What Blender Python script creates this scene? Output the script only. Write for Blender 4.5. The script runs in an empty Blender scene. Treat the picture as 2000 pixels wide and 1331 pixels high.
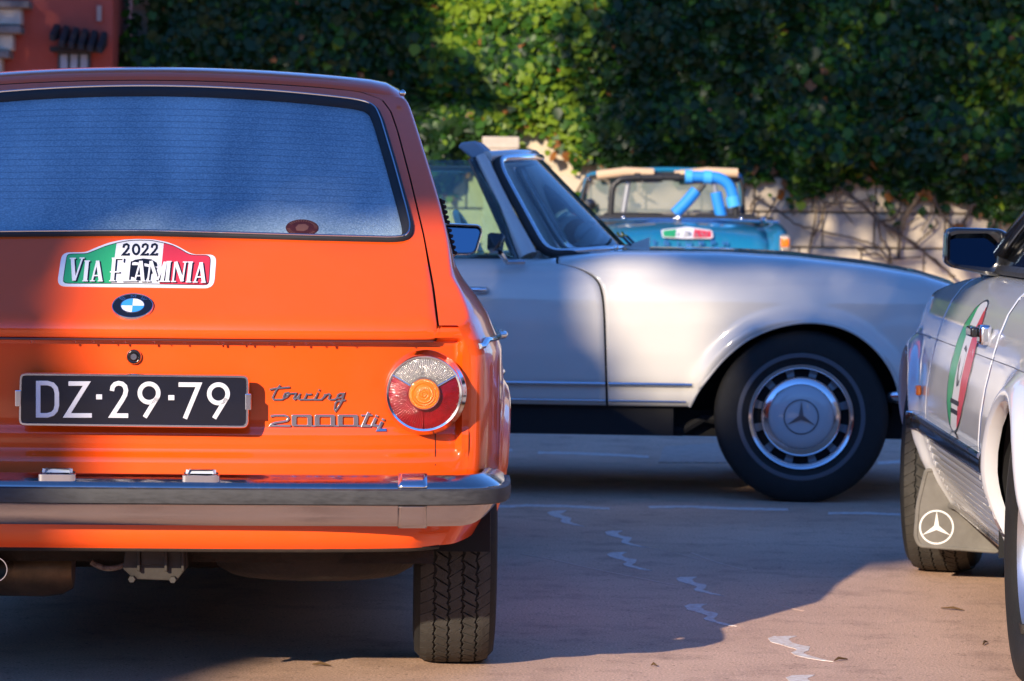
import bpy, bmesh, math, random
import numpy as np
from mathutils import Vector, Matrix, noise

R = math.radians
sc = bpy.context.scene
random.seed(7)
RNG = np.random.default_rng(7)

# ------------------------------------------------------------------ camera
PXW, PXH, FPX, CAMH, HORIZON = 2000, 1331, 6200.0, 1.05, 429.0
PITCH = math.atan((PXH / 2 - HORIZON) / FPX)
CROT = Matrix.Rotation(math.pi / 2 - PITCH, 3, 'X') @ Matrix.Rotation(R(0.6), 3, 'Z')
CPOS = Vector((0, 0, CAMH))
cd = bpy.data.cameras.new('camera')
cam = bpy.data.objects.new('camera', cd)
sc.collection.objects.link(cam)
cam.matrix_world = Matrix.Translation(CPOS) @ CROT.to_4x4()
cd.sensor_width = 36
cd.lens = FPX / PXW * 36
cd.clip_start, cd.clip_end = 0.1, 500
cd.dof.use_dof = True
cd.dof.focus_distance = 7.0
cd.dof.aperture_fstop = 10.0
sc.camera = cam

# ------------------------------------------------------------------ sky, sun, exposure
SUN_AZ, SUN_EL = R(27.5), R(21.5)          # the light travels to +x+y, from behind the camera on the left
w = bpy.data.worlds.new('World')
sc.world = w
w.use_nodes = True
nt = w.node_tree
sky = nt.nodes.new('ShaderNodeTexSky')
sky.sky_type = 'NISHITA'
sky.sun_disc = False
sky.sun_elevation = SUN_EL
sky.sun_rotation = math.pi + SUN_AZ
sky.air_density = 1.0
sky.dust_density = 0.0
sky.ozone_density = 5.0
nt.nodes['Background'].inputs[1].default_value = 0.125
tint = nt.nodes.new('ShaderNodeMixRGB')          # the camera's warm-light white balance leaves the sky bluer
tint.blend_type = 'MULTIPLY'
tint.inputs[0].default_value = 1.0
tint.inputs[2].default_value = (0.64, 0.92, 1.34, 1)
nt.links.new(sky.outputs[0], tint.inputs[1])
nt.links.new(tint.outputs[0], nt.nodes['Background'].inputs[0])
sd = bpy.data.lights.new('sun', 'SUN')
sd.energy = 4.0
sd.angle = R(0.53)
sd.color = (1.0, 0.84, 0.64)
sun = bpy.data.objects.new('sun', sd)
sc.collection.objects.link(sun)
LDIR = Vector((math.sin(SUN_AZ) * math.cos(SUN_EL), math.cos(SUN_AZ) * math.cos(SUN_EL), -math.sin(SUN_EL)))
sun.rotation_euler = LDIR.to_track_quat('-Z', 'Y').to_euler()
sun.location = (-8, -8, 8)
vs = sc.view_settings
vs.view_transform = 'Standard'
vs.look = 'None'
vs.exposure = 0.85
vs.gamma = 1.0
sc.cycles.max_bounces = 8
sc.cycles.transparent_max_bounces = 12
sc.cycles.caustics_reflective = False
sc.cycles.caustics_refractive = False
sc.cycles.sample_clamp_indirect = 4.0

# ------------------------------------------------------------------ pixel rays
def ray(px, py):
    return CROT @ Vector(((px - PXW / 2) / FPX, -(py - PXH / 2) / FPX, -1.0))

def on_ground(px, py, z=0.0):
    d = ray(px, py)
    return CPOS + d * ((z - CPOS.z) / d.z)

def at_depth(px, py, Y):
    d = ray(px, py)
    return CPOS + d * (Y / d.y)

class Frame:
    """a thing's own axes: x to its right, y forward, z up"""
    def __init__(s, loc, yaw):
        s.loc, s.yaw = Vector(loc), yaw
        s.M = Matrix.Translation(s.loc) @ Matrix.Rotation(yaw, 4, 'Z')
        s.I = s.M.inverted()
        s.o = s.I @ CPOS
    def plane(s, px, py, axis, val):
        d = s.I.to_3x3() @ ray(px, py)
        return s.o + d * ((val - s.o[axis]) / d[axis])
    def surf(s, px, py, f, axis=1, v0=0.0):
        v = v0
        for _ in range(14):
            p = s.plane(px, py, axis, v)
            v = f(p)
        return s.plane(px, py, axis, v)

# ------------------------------------------------------------------ materials
MATS = {}
def mat(name, col, rough=0.5, metal=0.0, coat=0.0, coat_rough=0.05, var=0.0, var_scale=8.0, bump=0.0,
        bump_scale=60.0, spec=0.5, trans=0.0, ior=1.45, col2=None, rough_var=0.0, sheen=0.0, stretch=None, detail=4.0):
    if name in MATS:
        return MATS[name]
    m = bpy.data.materials.new(name)
    m.use_nodes = True
    t = m.node_tree
    b = t.nodes['Principled BSDF']
    b.inputs['Base Color'].default_value = (*col, 1)
    b.inputs['Roughness'].default_value = rough
    b.inputs['Metallic'].default_value = metal
    b.inputs['Coat Weight'].default_value = coat
    b.inputs['Coat Roughness'].default_value = coat_rough
    b.inputs['Specular IOR Level'].default_value = spec
    b.inputs['Transmission Weight'].default_value = trans
    b.inputs['IOR'].default_value = ior
    tc = t.nodes.new('ShaderNodeTexCoord')
    src = tc.outputs['Object']
    if stretch:
        mp = t.nodes.new('ShaderNodeMapping')
        mp.inputs['Scale'].default_value = stretch
        t.links.new(src, mp.inputs[0])
        src = mp.outputs[0]
    if var or rough_var:
        n = t.nodes.new('ShaderNodeTexNoise')
        n.inputs['Scale'].default_value = var_scale
        n.inputs['Detail'].default_value = detail
        n.inputs['Roughness'].default_value = 0.65
        t.links.new(src, n.inputs['Vector'])
    if var:
        r = t.nodes.new('ShaderNodeValToRGB')
        c2 = col2 or tuple(c * (1 - var) for c in col)
        r.color_ramp.elements[0].position = 0.3
        r.color_ramp.elements[1].position = 0.7
        r.color_ramp.elements[0].color = (*c2, 1)
        r.color_ramp.elements[1].color = (*col, 1)
        t.links.new(n.outputs[0], r.inputs[0])
        t.links.new(r.outputs[0], b.inputs['Base Color'])
    if rough_var:
        mr = t.nodes.new('ShaderNodeMapRange')
        mr.inputs[1].default_value, mr.inputs[2].default_value = 0.3, 0.7
        mr.inputs[3].default_value, mr.inputs[4].default_value = rough, rough + rough_var
        t.links.new(n.outputs[0], mr.inputs[0])
        t.links.new(mr.outputs[0], b.inputs['Roughness'])
    if bump:
        n2 = t.nodes.new('ShaderNodeTexNoise')
        n2.inputs['Scale'].default_value = bump_scale
        n2.inputs['Detail'].default_value = 3.0
        t.links.new(src, n2.inputs['Vector'])
        bp = t.nodes.new('ShaderNodeBump')
        bp.inputs['Strength'].default_value = bump
        bp.inputs['Distance'].default_value = 0.01
        t.links.new(n2.outputs[0], bp.inputs['Height'])
        t.links.new(bp.outputs[0], b.inputs['Normal'])
    MATS[name] = m
    return m

def glass(name, tint, rough=0.0, alpha=0.25, coatrough=0.02):
    """thin pane: transparent tint under a clear reflection"""
    if name in MATS:
        return MATS[name]
    m = bpy.data.materials.new(name)
    m.use_nodes = True
    t = m.node_tree
    for n in list(t.nodes):
        t.nodes.remove(n)
    out = t.nodes.new('ShaderNodeOutputMaterial')
    tr = t.nodes.new('ShaderNodeBsdfTransparent')
    tr.inputs[0].default_value = (*tint, 1)
    gl = t.nodes.new('ShaderNodeBsdfGlossy')
    gl.inputs['Roughness'].default_value = coatrough
    df = t.nodes.new('ShaderNodeBsdfDiffuse')
    df.inputs[0].default_value = (0.5, 0.6, 0.58, 1)
    fr = t.nodes.new('ShaderNodeFresnel')
    fr.inputs[0].default_value = 1.5
    m1 = t.nodes.new('ShaderNodeMixShader')
    m1.inputs[0].default_value = alpha
    t.links.new(tr.outputs[0], m1.inputs[1])
    t.links.new(df.outputs[0], m1.inputs[2])
    m2 = t.nodes.new('ShaderNodeMixShader')
    t.links.new(fr.outputs[0], m2.inputs[0])
    t.links.new(m1.outputs[0], m2.inputs[1])
    t.links.new(gl.outputs[0], m2.inputs[2])
    t.links.new(m2.outputs[0], out.inputs[0])
    MATS[name] = m
    return m

# car paint with a fine film of dew and dust
def paint(name, col, dew=0.06, rough=0.32, dust=0.12, coat_rough=0.04, dust_col=(0.35, 0.28, 0.24), coat=1.0, roof_dew=0.0):
    m = mat(name, col, rough=rough, coat=coat, spec=0.35, coat_rough=coat_rough, bump=dew, bump_scale=420)
    t = m.node_tree
    b = t.nodes['Principled BSDF']
    tc = t.nodes.new('ShaderNodeTexCoord')
    n = t.nodes.new('ShaderNodeTexNoise')
    n.inputs['Scale'].default_value = 5.0
    n.inputs['Detail'].default_value = 7.0
    n.inputs['Roughness'].default_value = 0.7
    t.links.new(tc.outputs['Object'], n.inputs['Vector'])
    r = t.nodes.new('ShaderNodeMapRange')
    r.inputs[1].default_value, r.inputs[2].default_value = 0.45, 0.8
    r.inputs[3].default_value, r.inputs[4].default_value = 0.0, dust
    t.links.new(n.outputs[0], r.inputs[0])
    mx = t.nodes.new('ShaderNodeMixRGB')
    mx.inputs[1].default_value = (*col, 1)
    mx.inputs[2].default_value = (*dust_col, 1)
    t.links.new(r.outputs[0], mx.inputs[0])
    last = mx.outputs[0]
    if roof_dew:                                   # dew settles on faces that look up
        ge = t.nodes.new('ShaderNodeNewGeometry')
        sx = t.nodes.new('ShaderNodeSeparateXYZ')
        t.links.new(ge.outputs['True Normal'], sx.inputs[0])
        ra = t.nodes.new('ShaderNodeMapRange')
        ra.inputs[1].default_value, ra.inputs[2].default_value = 0.80, 1.0
        ra.inputs[3].default_value, ra.inputs[4].default_value = 0.0, roof_dew
        t.links.new(sx.outputs[2], ra.inputs[0])
        m3 = t.nodes.new('ShaderNodeMixRGB')
        m3.inputs[2].default_value = (0.62, 0.55, 0.55, 1)
        t.links.new(ra.outputs[0], m3.inputs[0])
        t.links.new(last, m3.inputs[1])
        last = m3.outputs[0]
    t.links.new(last, b.inputs['Base Color'])
    r2 = t.nodes.new('ShaderNodeMapRange')
    r2.inputs[1].default_value, r2.inputs[2].default_value = 0.35, 0.75
    r2.inputs[3].default_value, r2.inputs[4].default_value = coat_rough, coat_rough + 0.08
    t.links.new(n.outputs[0], r2.inputs[0])
    t.links.new(r2.outputs[0], b.inputs['Coat Roughness'])
    return m

M_ORANGE = paint('orange_paint', (0.94, 0.090, 0.0012), dew=0.05, dust=0.03, coat=0.8, coat_rough=0.02, roof_dew=0.15)
M_WHITE = paint('white_paint', (0.58, 0.555, 0.505), dew=0.015, rough=0.35, dust=0.06)
M_WHITE2 = paint('cool_white_paint', (0.66, 0.67, 0.70), dew=0.015, rough=0.35, dust=0.08)
M_BLUE = paint('turquoise_paint', (0.008, 0.155, 0.30), dew=0.02)
M_CHROME = mat('chrome', (0.72, 0.72, 0.74), rough=0.10, metal=1.0, rough_var=0.10, var_scale=14)
M_CHROME_WORN = mat('worn_chrome', (0.50, 0.46, 0.43), rough=0.08, metal=1.0, rough_var=0.14, var_scale=22, bump=0.025, bump_scale=120)
M_RUBBER = mat('rubber', (0.022, 0.022, 0.024), rough=0.55, var=0.3, var_scale=20, rough_var=0.2)
M_GREYRUB = mat('weathered_rubber', (0.055, 0.055, 0.058), rough=0.45, var=0.5, var_scale=30, rough_var=0.25, stretch=(1, 1, 4))
M_BLACK = mat('matt_black', (0.006, 0.006, 0.007), rough=0.8)
M_BLACKGLOSS = mat('gloss_black', (0.012, 0.012, 0.014), rough=0.18, coat=0.5)
M_TYRE = mat('tyre_rubber', (0.014, 0.014, 0.014), rough=0.75, var=0.35, var_scale=25, bump=0.15, bump_scale=200)
M_TREAD = mat('dusty_tread', (0.065, 0.060, 0.052), rough=0.85, var=0.45, var_scale=18, bump=0.25, bump_scale=260)
M_UNDER = mat('dirty_underside', (0.030, 0.019, 0.011), rough=0.85, var=0.6, var_scale=12, bump=0.3, bump_scale=90)
M_STEEL = mat('cast_metal', (0.05, 0.042, 0.036), rough=0.55, metal=0.4, var=0.4, var_scale=30)
M_RUST = mat('rusty_iron', (0.26, 0.19, 0.13), rough=0.9, var=0.7, var_scale=60, col2=(0.07, 0.035, 0.02), bump=0.5, bump_scale=150)

# ------------------------------------------------------------------ objects and meshes
COL = sc.collection

def tag(o, label=None, cat=None, group=None, kind=None):
    if label: o['label'] = label
    if cat: o['category'] = cat
    if group: o['group'] = group
    if kind: o['kind'] = kind
    return o

def root(name, fr, label, cat, group=None):
    o = bpy.data.objects.new(name, None)
    COL.objects.link(o)
    o.location = fr.loc
    o.rotation_euler = (0, 0, fr.yaw)
    o.empty_display_size = 0.3
    return tag(o, label, cat, group)

def obj(name, verts, faces, m, parent=None, smooth=True, auto=40, mods=None, recalc=True, flip=False):
    me = bpy.data.meshes.new(name)
    me.from_pydata([tuple(v) for v in verts], [], [tuple(f) for f in faces])
    if recalc:
        bm = bmesh.new()
        bm.from_mesh(me)
        bmesh.ops.remove_doubles(bm, verts=bm.verts, dist=1e-5)
        bmesh.ops.recalc_face_normals(bm, faces=bm.faces)
        bm.to_mesh(me)
        bm.free()
    if flip:
        me.flip_normals()
    me.materials.append(m)
    if smooth:
        for p in me.polygons:
            p.use_smooth = True
        if auto:
            try:
                me.set_sharp_from_angle(angle=R(auto))
            except Exception:
                pass
    o = bpy.data.objects.new(name, me)
    COL.objects.link(o)
    if parent is not None:
        o.parent = parent
    for kind, kw in (mods or []):
        md = o.modifiers.new(kind.lower(), kind)
        for k, v in kw.items():
            setattr(md, k, v)
    return o

class MB:
    """collects simple solids for one mesh"""
    def __init__(s):
        s.v, s.f = [], []
    def add(s, verts, faces):
        n = len(s.v)
        s.v += [Vector(v) for v in verts]
        s.f += [tuple(i + n for i in f) for f in faces]
        return s
    def box(s, c, size, rot=None, taper=1.0):
        hx, hy, hz = (q / 2 for q in size)
        vs_ = []
        for z in (-1, 1):
            k = taper if z > 0 else 1.0
            for x, y in ((-1, -1), (1, -1), (1, 1), (-1, 1)):
                p = Vector((x * hx * k, y * hy * k, z * hz))
                if rot is not None:
                    p = rot @ p
                vs_.append(p + Vector(c))
        return s.add(vs_, [(0, 3, 2, 1), (4, 5, 6, 7), (0, 1, 5, 4), (1, 2, 6, 5), (2, 3, 7, 6), (3, 0, 4, 7)])
    def tube(s, path, r, n=10, caps=True, closed=False, squash=1.0):
        path = [Vector(p) for p in path]
        L = len(path)
        rs = r if isinstance(r, (list, tuple)) else [r] * L
        rings = []
        up = None
        for i, p in enumerate(path):
            if closed:
                t = path[(i + 1) % L] - path[i - 1]
            else:
                t = path[min(i + 1, L - 1)] - path[max(i - 1, 0)]
            t.normalize()
            if up is None:
                up = Vector((0, 0, 1)) if abs(t.z) < 0.9 else Vector((1, 0, 0))
            a = t.cross(up).normalized()
            b = a.cross(t).normalized()
            up = b
            rings.append([p + (a * math.cos(q) + b * math.sin(q) * squash) * rs[i] for q in [2 * math.pi * k / n for k in range(n)]])
        vs_ = [v for rg in rings for v in rg]
        fs = []
        for i in range(L if closed else L - 1):
            j = (i + 1) % L
            for k in range(n):
                fs.append((i * n + k, i * n + (k + 1) % n, j * n + (k + 1) % n, j * n + k))
        if caps and not closed:
            fs.append(tuple(range(n - 1, -1, -1)))
            fs.append(tuple((L - 1) * n + k for k in range(n)))
        return s.add(vs_, fs)
    def prism(s, pts, vec):
        """polygon pts (3D) extruded along vec"""
        n = len(pts)
        pts = [Vector(p) for p in pts]
        vec = Vector(vec)
        fs = [tuple(range(n - 1, -1, -1)), tuple(range(n, 2 * n))]
        for i in range(n):
            j = (i + 1) % n
            fs.append((i, j, n + j, n + i))
        return s.add(pts + [p + vec for p in pts], fs)
    def lathe(s, prof, c, axis='X', n=48, a0=0.0, a1=2 * math.pi):
        """prof: list of (r, h); h runs along the axis"""
        full = abs(a1 - a0 - 2 * math.pi) < 1e-6
        m = n if full else n + 1
        vs_ = []
        for k in range(m):
            a = a0 + (a1 - a0) * k / n
            for r, h in prof:
                u, v_ = r * math.cos(a), r * math.sin(a)
                p = {'X': (h, u, v_), 'Y': (u, h, v_), 'Z': (u, v_, h)}[axis]
                vs_.append(Vector(p) + Vector(c))
        q = len(prof)
        fs = []
        for k in range(n):
            k2 = (k + 1) % m
            for i in range(q - 1):
                fs.append((k * q + i, k2 * q + i, k2 * q + i + 1, k * q + i + 1))
        return s.add(vs_, fs)
    def grid(s, rows):
        nr, nc = len(rows), len(rows[0])
        return s.add([p for r in rows for p in r],
                     [(i * nc + j, i * nc + j + 1, (i + 1) * nc + j + 1, (i + 1) * nc + j) for i in range(nr - 1) for j in range(nc - 1)])
    def strokes(s, lines, width, f, thick=0.001, closed=False):
        """flat strokes of a given width; f(u, v, h) maps to 3D; h is the height off the surface"""
        for ln in lines:
            pts = [Vector((p[0], p[1])) for p in ln]
            ws = width
            n = len(pts)
            Ls, Rs = [], []
            for i in range(n):
                if closed:
                    d0, d1 = pts[i] - pts[i - 1], pts[(i + 1) % n] - pts[i]
                else:
                    d0 = pts[i] - pts[i - 1] if i else pts[1] - pts[0]
                    d1 = pts[i + 1] - pts[i] if i < n - 1 else d0
                d0, d1 = d0.normalized(), d1.normalized()
                n0, n1 = Vector((-d0.y, d0.x)), Vector((-d1.y, d1.x))
                b = (n0 + n1)
                if b.length < 1e-4:
                    b = n0.copy()
                b.normalize()
                k = ws / 2 / max(0.45, b.dot(n0))
                Ls.append(pts[i] + b * k)
                Rs.append(pts[i] - b * k)
            m = n if closed else n - 1
            vs_, fs = [], []
            for i in range(n):
                vs_ += [f(Ls[i].x, Ls[i].y, 0), f(Ls[i].x, Ls[i].y, thick), f(Rs[i].x, Rs[i].y, thick), f(Rs[i].x, Rs[i].y, 0)]
            for i in range(m):
                a, c = i * 4, ((i + 1) % n) * 4
                fs += [(a, c, c + 1, a + 1), (a + 1, c + 1, c + 2, a + 2), (a + 2, c + 2, c + 3, a + 3)]
            if not closed:
                fs += [(0, 1, 2, 3), ((n - 1) * 4 + 3, (n - 1) * 4 + 2, (n - 1) * 4 + 1, (n - 1) * 4)]
            s.add(vs_, fs)
        return s
    def poly(s, pts, f, h0=0.0, h1=0.001):
        n = len(pts)
        vs_ = [f(p[0], p[1], h0) for p in pts] + [f(p[0], p[1], h1) for p in pts]
        fs = [tuple(range(n, 2 * n))]
        for i in range(n):
            j = (i + 1) % n
            fs.append((i, j, n + j, n + i))
        return s.add(vs_, fs)
    def build(s, name, m, parent=None, **kw):
        return obj(name, s.v, s.f, m, parent, **kw)

def smoothstep(a, b, x):
    t = max(0.0, min(1.0, (x - a) / (b - a)))
    return t * t * (3 - 2 * t)

def interp(x, xs, ys):
    return float(np.interp(x, xs, ys))

def spline(pts, n):
    """Catmull-Rom through pts (tuples), n samples per segment"""
    P = [Vector(p) for p in pts]
    P = [P[0] * 2 - P[1]] + P + [P[-1] * 2 - P[-2]]
    out = []
    for i in range(1, len(P) - 2):
        for k in range(n):
            t = k / n
            a, b, c, d = P[i - 1], P[i], P[i + 1], P[i + 2]
            out.append(0.5 * ((2 * b) + (c - a) * t + (2 * a - 5 * b + 4 * c - d) * t * t + (3 * b - a - 3 * c + d) * t ** 3))
    out.append(P[-2])
    return out

def resample(pts, n, closed=False):
    pts = [Vector(p) for p in pts]
    if closed:
        pts = pts + [pts[0]]
    d = [0.0]
    for a, b in zip(pts, pts[1:]):
        d.append(d[-1] + (b - a).length)
    T = d[-1]
    out = []
    j = 0
    for k in range(n):
        x = T * k / (n if closed else n - 1)
        while j < len(d) - 2 and d[j + 1] < x:
            j += 1
        q = 0 if d[j + 1] == d[j] else (x - d[j]) / (d[j + 1] - d[j])
        out.append(pts[j].lerp(pts[j + 1], min(1, q)))
    return out

def round_loop(pts, n=200, it=2):
    """closed loop, evenly sampled, corners slightly softened"""
    p = resample(pts, n, True)
    for _ in range(it):
        p = [(p[i - 1] + p[i] * 2 + p[(i + 1) % n]) / 4 for i in range(n)]
    return p

def offset_loop(p, d):
    """closed 2D loop moved inwards by d (counter-clockwise loop) """
    n = len(p)
    area = sum(p[i - 1].x * p[i].y - p[i].x * p[i - 1].y for i in range(n))
    sg = 1 if area > 0 else -1
    out = []
    for i in range(n):
        t = p[(i + 1) % n] - p[i - 1]
        t.normalize()
        out.append(p[i] + Vector((-t.y, t.x)) * d * sg)
    return out

def ring_mesh(loops, f):
    """quad strips between successive closed loops; loops: list of (list of 2D points, height)"""
    v, fc = [], []
    n = len(loops[0][0])
    for lp, h in loops:
        v += [f(q.x, q.y, h) for q in lp]
    for k in range(len(loops) - 1):
        for i in range(n):
            j = (i + 1) % n
            fc.append((k * n + i, k * n + j, (k + 1) * n + j, (k + 1) * n + i))
    return v, fc

def coons(B, T, Lf, Rt, nu, nv):
    """grid of 2D points between four boundary polylines (B, T run left to right; Lf, Rt bottom to top)"""
    B, T = resample(B, nu), resample(T, nu)
    Lf, Rt = resample(Lf, nv), resample(Rt, nv)
    rows = []
    for j in range(nv):
        v = j / (nv - 1)
        row = []
        for i in range(nu):
            u = i / (nu - 1)
            p = B[i] * (1 - v) + T[i] * v + Lf[j] * (1 - u) + Rt[j] * u
            p -= B[0] * (1 - u) * (1 - v) + B[-1] * u * (1 - v) + T[0] * (1 - u) * v + T[-1] * u * v
            row.append(p)
        rows.append(row)
    return rows

def patch(name, rows2, Q, m, parent, flange=0.014, inward=None, **kw):
    """body panel: 2D grid mapped by Q(a, b) to 3D, its border turned inwards so that shut lines have depth"""
    rows = [[Vector(Q(p.x, p.y)) for p in r] for r in rows2]
    nv, nu = len(rows), len(rows[0])
    mb = MB().grid(rows)
    if flange:
        idx = [(0, i) for i in range(nu)] + [(j, nu - 1) for j in range(1, nv)] + [(nv - 1, i) for i in range(nu - 2, -1, -1)] + [(j, 0) for j in range(nv - 2, 0, -1)]
        n0 = len(mb.v)
        for j, i in idx:
            mb.v.append(rows[j][i] + Vector(inward) * flange)
        k = len(idx)
        for a in range(k):
            b = (a + 1) % k
            (ja, ia), (jb, ib) = idx[a], idx[b]
            mb.f.append((ja * nu + ia, jb * nu + ib, n0 + b, n0 + a))
    return mb.build(name, m, parent, **kw)

def end_face(name, side, y, zs_, sgn, bulge, m, parent):
    """rounded nose or tail closing a body at y"""
    rows = []
    n = len(zs_)
    for j, z in enumerate(zs_):
        xe = side(y, min(z, zs_[-1] - 0.02))
        if j > n - 4:
            xe -= (0.02, 0.07, 0.15)[j - n + 3]
        k = math.sin(math.pi * min(1, max(0.06, (j + 0.4) / (n - 0.2)))) ** 0.4
        rows.append([Vector((u * xe, y + sgn * bulge * k * (1 - abs(u) ** 3.5), z)) for u in np.linspace(-1, 1, 41)])
    return MB().grid(rows).build(name, m, parent, auto=0)

def star_lines(mb, cx, cz, r, f, h, w_in=0.17):
    """three-pointed star as kite prisms"""
    for k in range(3):
        a = math.pi / 2 + k * 2 * math.pi / 3
        tip = (cx + r * math.cos(a), cz + r * math.sin(a))
        l = (cx + r * w_in * math.cos(a + math.pi / 3), cz + r * w_in * math.sin(a + math.pi / 3))
        q = (cx + r * w_in * math.cos(a - math.pi / 3), cz + r * w_in * math.sin(a - math.pi / 3))
        mb.poly([(cx, cz), q, tip, l], f, 0, h)
    return mb

def tyre_prof(Rr, wd, rim):
    """cross-section (r, h) of a tyre, h across the width"""
    hw = wd / 2
    sh = [(rim, -hw * 0.78), (rim + 0.012, -hw * 0.90), (rim + (Rr - rim) * 0.45, -hw * 1.03), (Rr - 0.028, -hw * 0.99), (Rr - 0.012, -hw * 0.90),
          (Rr - 0.003, -hw * 0.78), (Rr, -hw * 0.5), (Rr + 0.001, 0)]
    return sh + [(r, -h) for r, h in sh[-2::-1]]
# ================================================================== ground
def ground_z(x, y):
    return 0.22 * smoothstep(14.5, 20.0, y)
rows = []
yy = list(np.linspace(-60, 13, 12)) + list(np.linspace(14, 21, 15)) + [30, 60, 140]
for y in yy:
    rows.append([Vector((x, y, ground_z(x, y))) for x in (-140, -60, -20, 0, 20, 60, 140)])
gm = bpy.data.materials.new('pavement')
gm.use_nodes = True
t = gm.node_tree
b = t.nodes['Principled BSDF']
b.inputs['Roughness'].default_value = 0.75
tc = t.nodes.new('ShaderNodeTexCoord')
def nz(scale, det, ro=0.6):
    n = t.nodes.new('ShaderNodeTexNoise')
    n.inputs['Scale'].default_value = scale
    n.inputs['Detail'].default_value = det
    n.inputs['Roughness'].default_value = ro
    t.links.new(tc.outputs['Object'], n.inputs['Vector'])
    return n
n1, n2, n3 = nz(1.1, 6), nz(160, 3), nz(4.5, 8, 0.72)
r1 = t.nodes.new('ShaderNodeValToRGB')
r1.color_ramp.elements[0].position, r1.color_ramp.elements[1].position = 0.32, 0.68
r1.color_ramp.elements[0].color = (0.55, 0.35, 0.245, 1)
r1.color_ramp.elements[1].color = (0.72, 0.48, 0.345, 1)
t.links.new(n1.outputs[0], r1.inputs[0])
r2 = t.nodes.new('ShaderNodeValToRGB')
r2.color_ramp.elements[0].position, r2.color_ramp.elements[1].position = 0.30, 0.72
r2.color_ramp.elements[0].color = (0.62, 0.60, 0.58, 1)
r2.color_ramp.elements[1].color = (1.28, 1.28, 1.28, 1)
t.links.new(n2.outputs[0], r2.inputs[0])
m1 = t.nodes.new('ShaderNodeMixRGB'); m1.blend_type = 'MULTIPLY'; m1.inputs[0].default_value = 1.0
t.links.new(r1.outputs[0], m1.inputs[1]); t.links.new(r2.outputs[0], m1.inputs[2])
r3 = t.nodes.new('ShaderNodeValToRGB')
r3.color_ramp.elements[0].position, r3.color_ramp.elements[1].position = 0.33, 0.5
r3.color_ramp.elements[0].color = (0.70, 0.68, 0.68, 1)
r3.color_ramp.elements[1].color = (1, 1, 1, 1)
t.links.new(n3.outputs[0], r3.inputs[0])
m2 = t.nodes.new('ShaderNodeMixRGB'); m2.blend_type = 'MULTIPLY'; m2.inputs[0].default_value = 1.0
t.links.new(m1.outputs[0], m2.inputs[1]); t.links.new(r3.outputs[0], m2.inputs[2])
vo = t.nodes.new('ShaderNodeTexVoronoi')
vo.inputs['Scale'].default_value = 30
t.links.new(tc.outputs['Object'], vo.inputs['Vector'])
r4 = t.nodes.new('ShaderNodeValToRGB')
r4.color_ramp.elements[0].position, r4.color_ramp.elements[1].position = 0.10, 0.18
r4.color_ramp.elements[0].color = (0.45, 0.42, 0.40, 1)
r4.color_ramp.elements[1].color = (1, 1, 1, 1)
t.links.new(vo.outputs['Distance'], r4.inputs[0])
m4 = t.nodes.new('ShaderNodeMixRGB'); m4.blend_type = 'MULTIPLY'; m4.inputs[0].default_value = 0.8
t.links.new(m2.outputs[0], m4.inputs[1]); t.links.new(r4.outputs[0], m4.inputs[2])
t.links.new(m4.outputs[0], b.inputs['Base Color'])
bp = t.nodes.new('ShaderNodeBump'); bp.inputs['Strength'].default_value = 0.6; bp.inputs['Distance'].default_value = 0.004
t.links.new(n2.outputs[0], bp.inputs['Height']); t.links.new(bp.outputs[0], b.inputs['Normal'])
ground = MB().grid(rows).build('pavement', gm, None, auto=0)
tag(ground, kind='structure')

# painted marks, a thin skin of white paint on the pavement
M_MARK = mat('road_paint', (0.80, 0.79, 0.77), rough=0.7, var=0.35, var_scale=55, col2=(0.56, 0.42, 0.33), detail=6)
M_PATCH = mat('patched_pavement', (0.60, 0.45, 0.36), rough=0.75, var=0.3, var_scale=20)
def gmark(name, pts, h=0.0012, m=None):
    q_ = resample([(x, y) for x, y in pts], 90, True)
    s_ = random.uniform(0, 50)
    P = [on_ground(p.x + 2.6 * noise.noise(Vector((p.x * .05, p.y * .05, s_))) + 1.3 * noise.noise(Vector((p.x * .23, p.y * .5, s_))), p.y + 0.9 * noise.noise(Vector((p.x * .09, p.y * .2, s_ + 9)))) for p in q_]
    MB().poly([(p.x, p.y) for p in P], lambda a, b, q: Vector((a, b, ground_z(a, b) + q)), 0.0, h).build(name, m or M_MARK, ground, smooth=False)
# zigzag: traced at 2.381 times the photograph from (960, 820)
ZIG = [(262, 432), (285, 425), (350, 423), (335, 432), (318, 440), (340, 450), (372, 458), (365, 468), (358, 474), (395, 487), (430, 497), (385, 491), (330, 480), (322, 473), (333, 463), (318, 458), (275, 446)]
ZIG2 = [(530, 522), (548, 516), (615, 515), (590, 525), (605, 538), (655, 547), (650, 560), (635, 567), (665, 578), (725, 592), (670, 586), (610, 572), (600, 565), (618, 556), (590, 547), (540, 534)]
def zig(base, ox, oy, sx, sy, px=2.381):
    bx, by = base[0]
    return [(960 + (ox + (x - bx) * sx) / px, 820 + (oy + (y - by) * sy) / px) for x, y in base]
for pts in (zig(ZIG, 262, 432, 1, 1), zig(ZIG2, 528, 525, 1, 1), zig(ZIG2, 537, 625, 1.08, 1.12), zig(ZIG2, 858, 740, 1.15, 1.15), zig(ZIG2, 897, 868, 1.26, 1.35), zig(ZIG2, 1286, 1018, 1.55, 1.55), zig(ZIG2, 1370, 1200, 1.6, 1.6)):
    gmark('painted_zigzag', pts)
def gline(pts, wd=4.0):
    up = [(x, y - wd / 2) for x, y in pts]
    dn = [(x, y + wd / 2) for x, y in pts[::-1]]
    gmark('painted_line', up + dn)
gline([(960, 990), (1040, 988), (1120, 990), (1192, 994)], 4)
gline([(1265, 991), (1340, 990), (1440, 994), (1540, 996)], 4)
gline([(1618, 1003), (1690, 1003), (1765, 1006)], 3.5)
gline([(1050, 885), (1120, 886), (1195, 889), (1268, 893)], 4)
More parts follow.
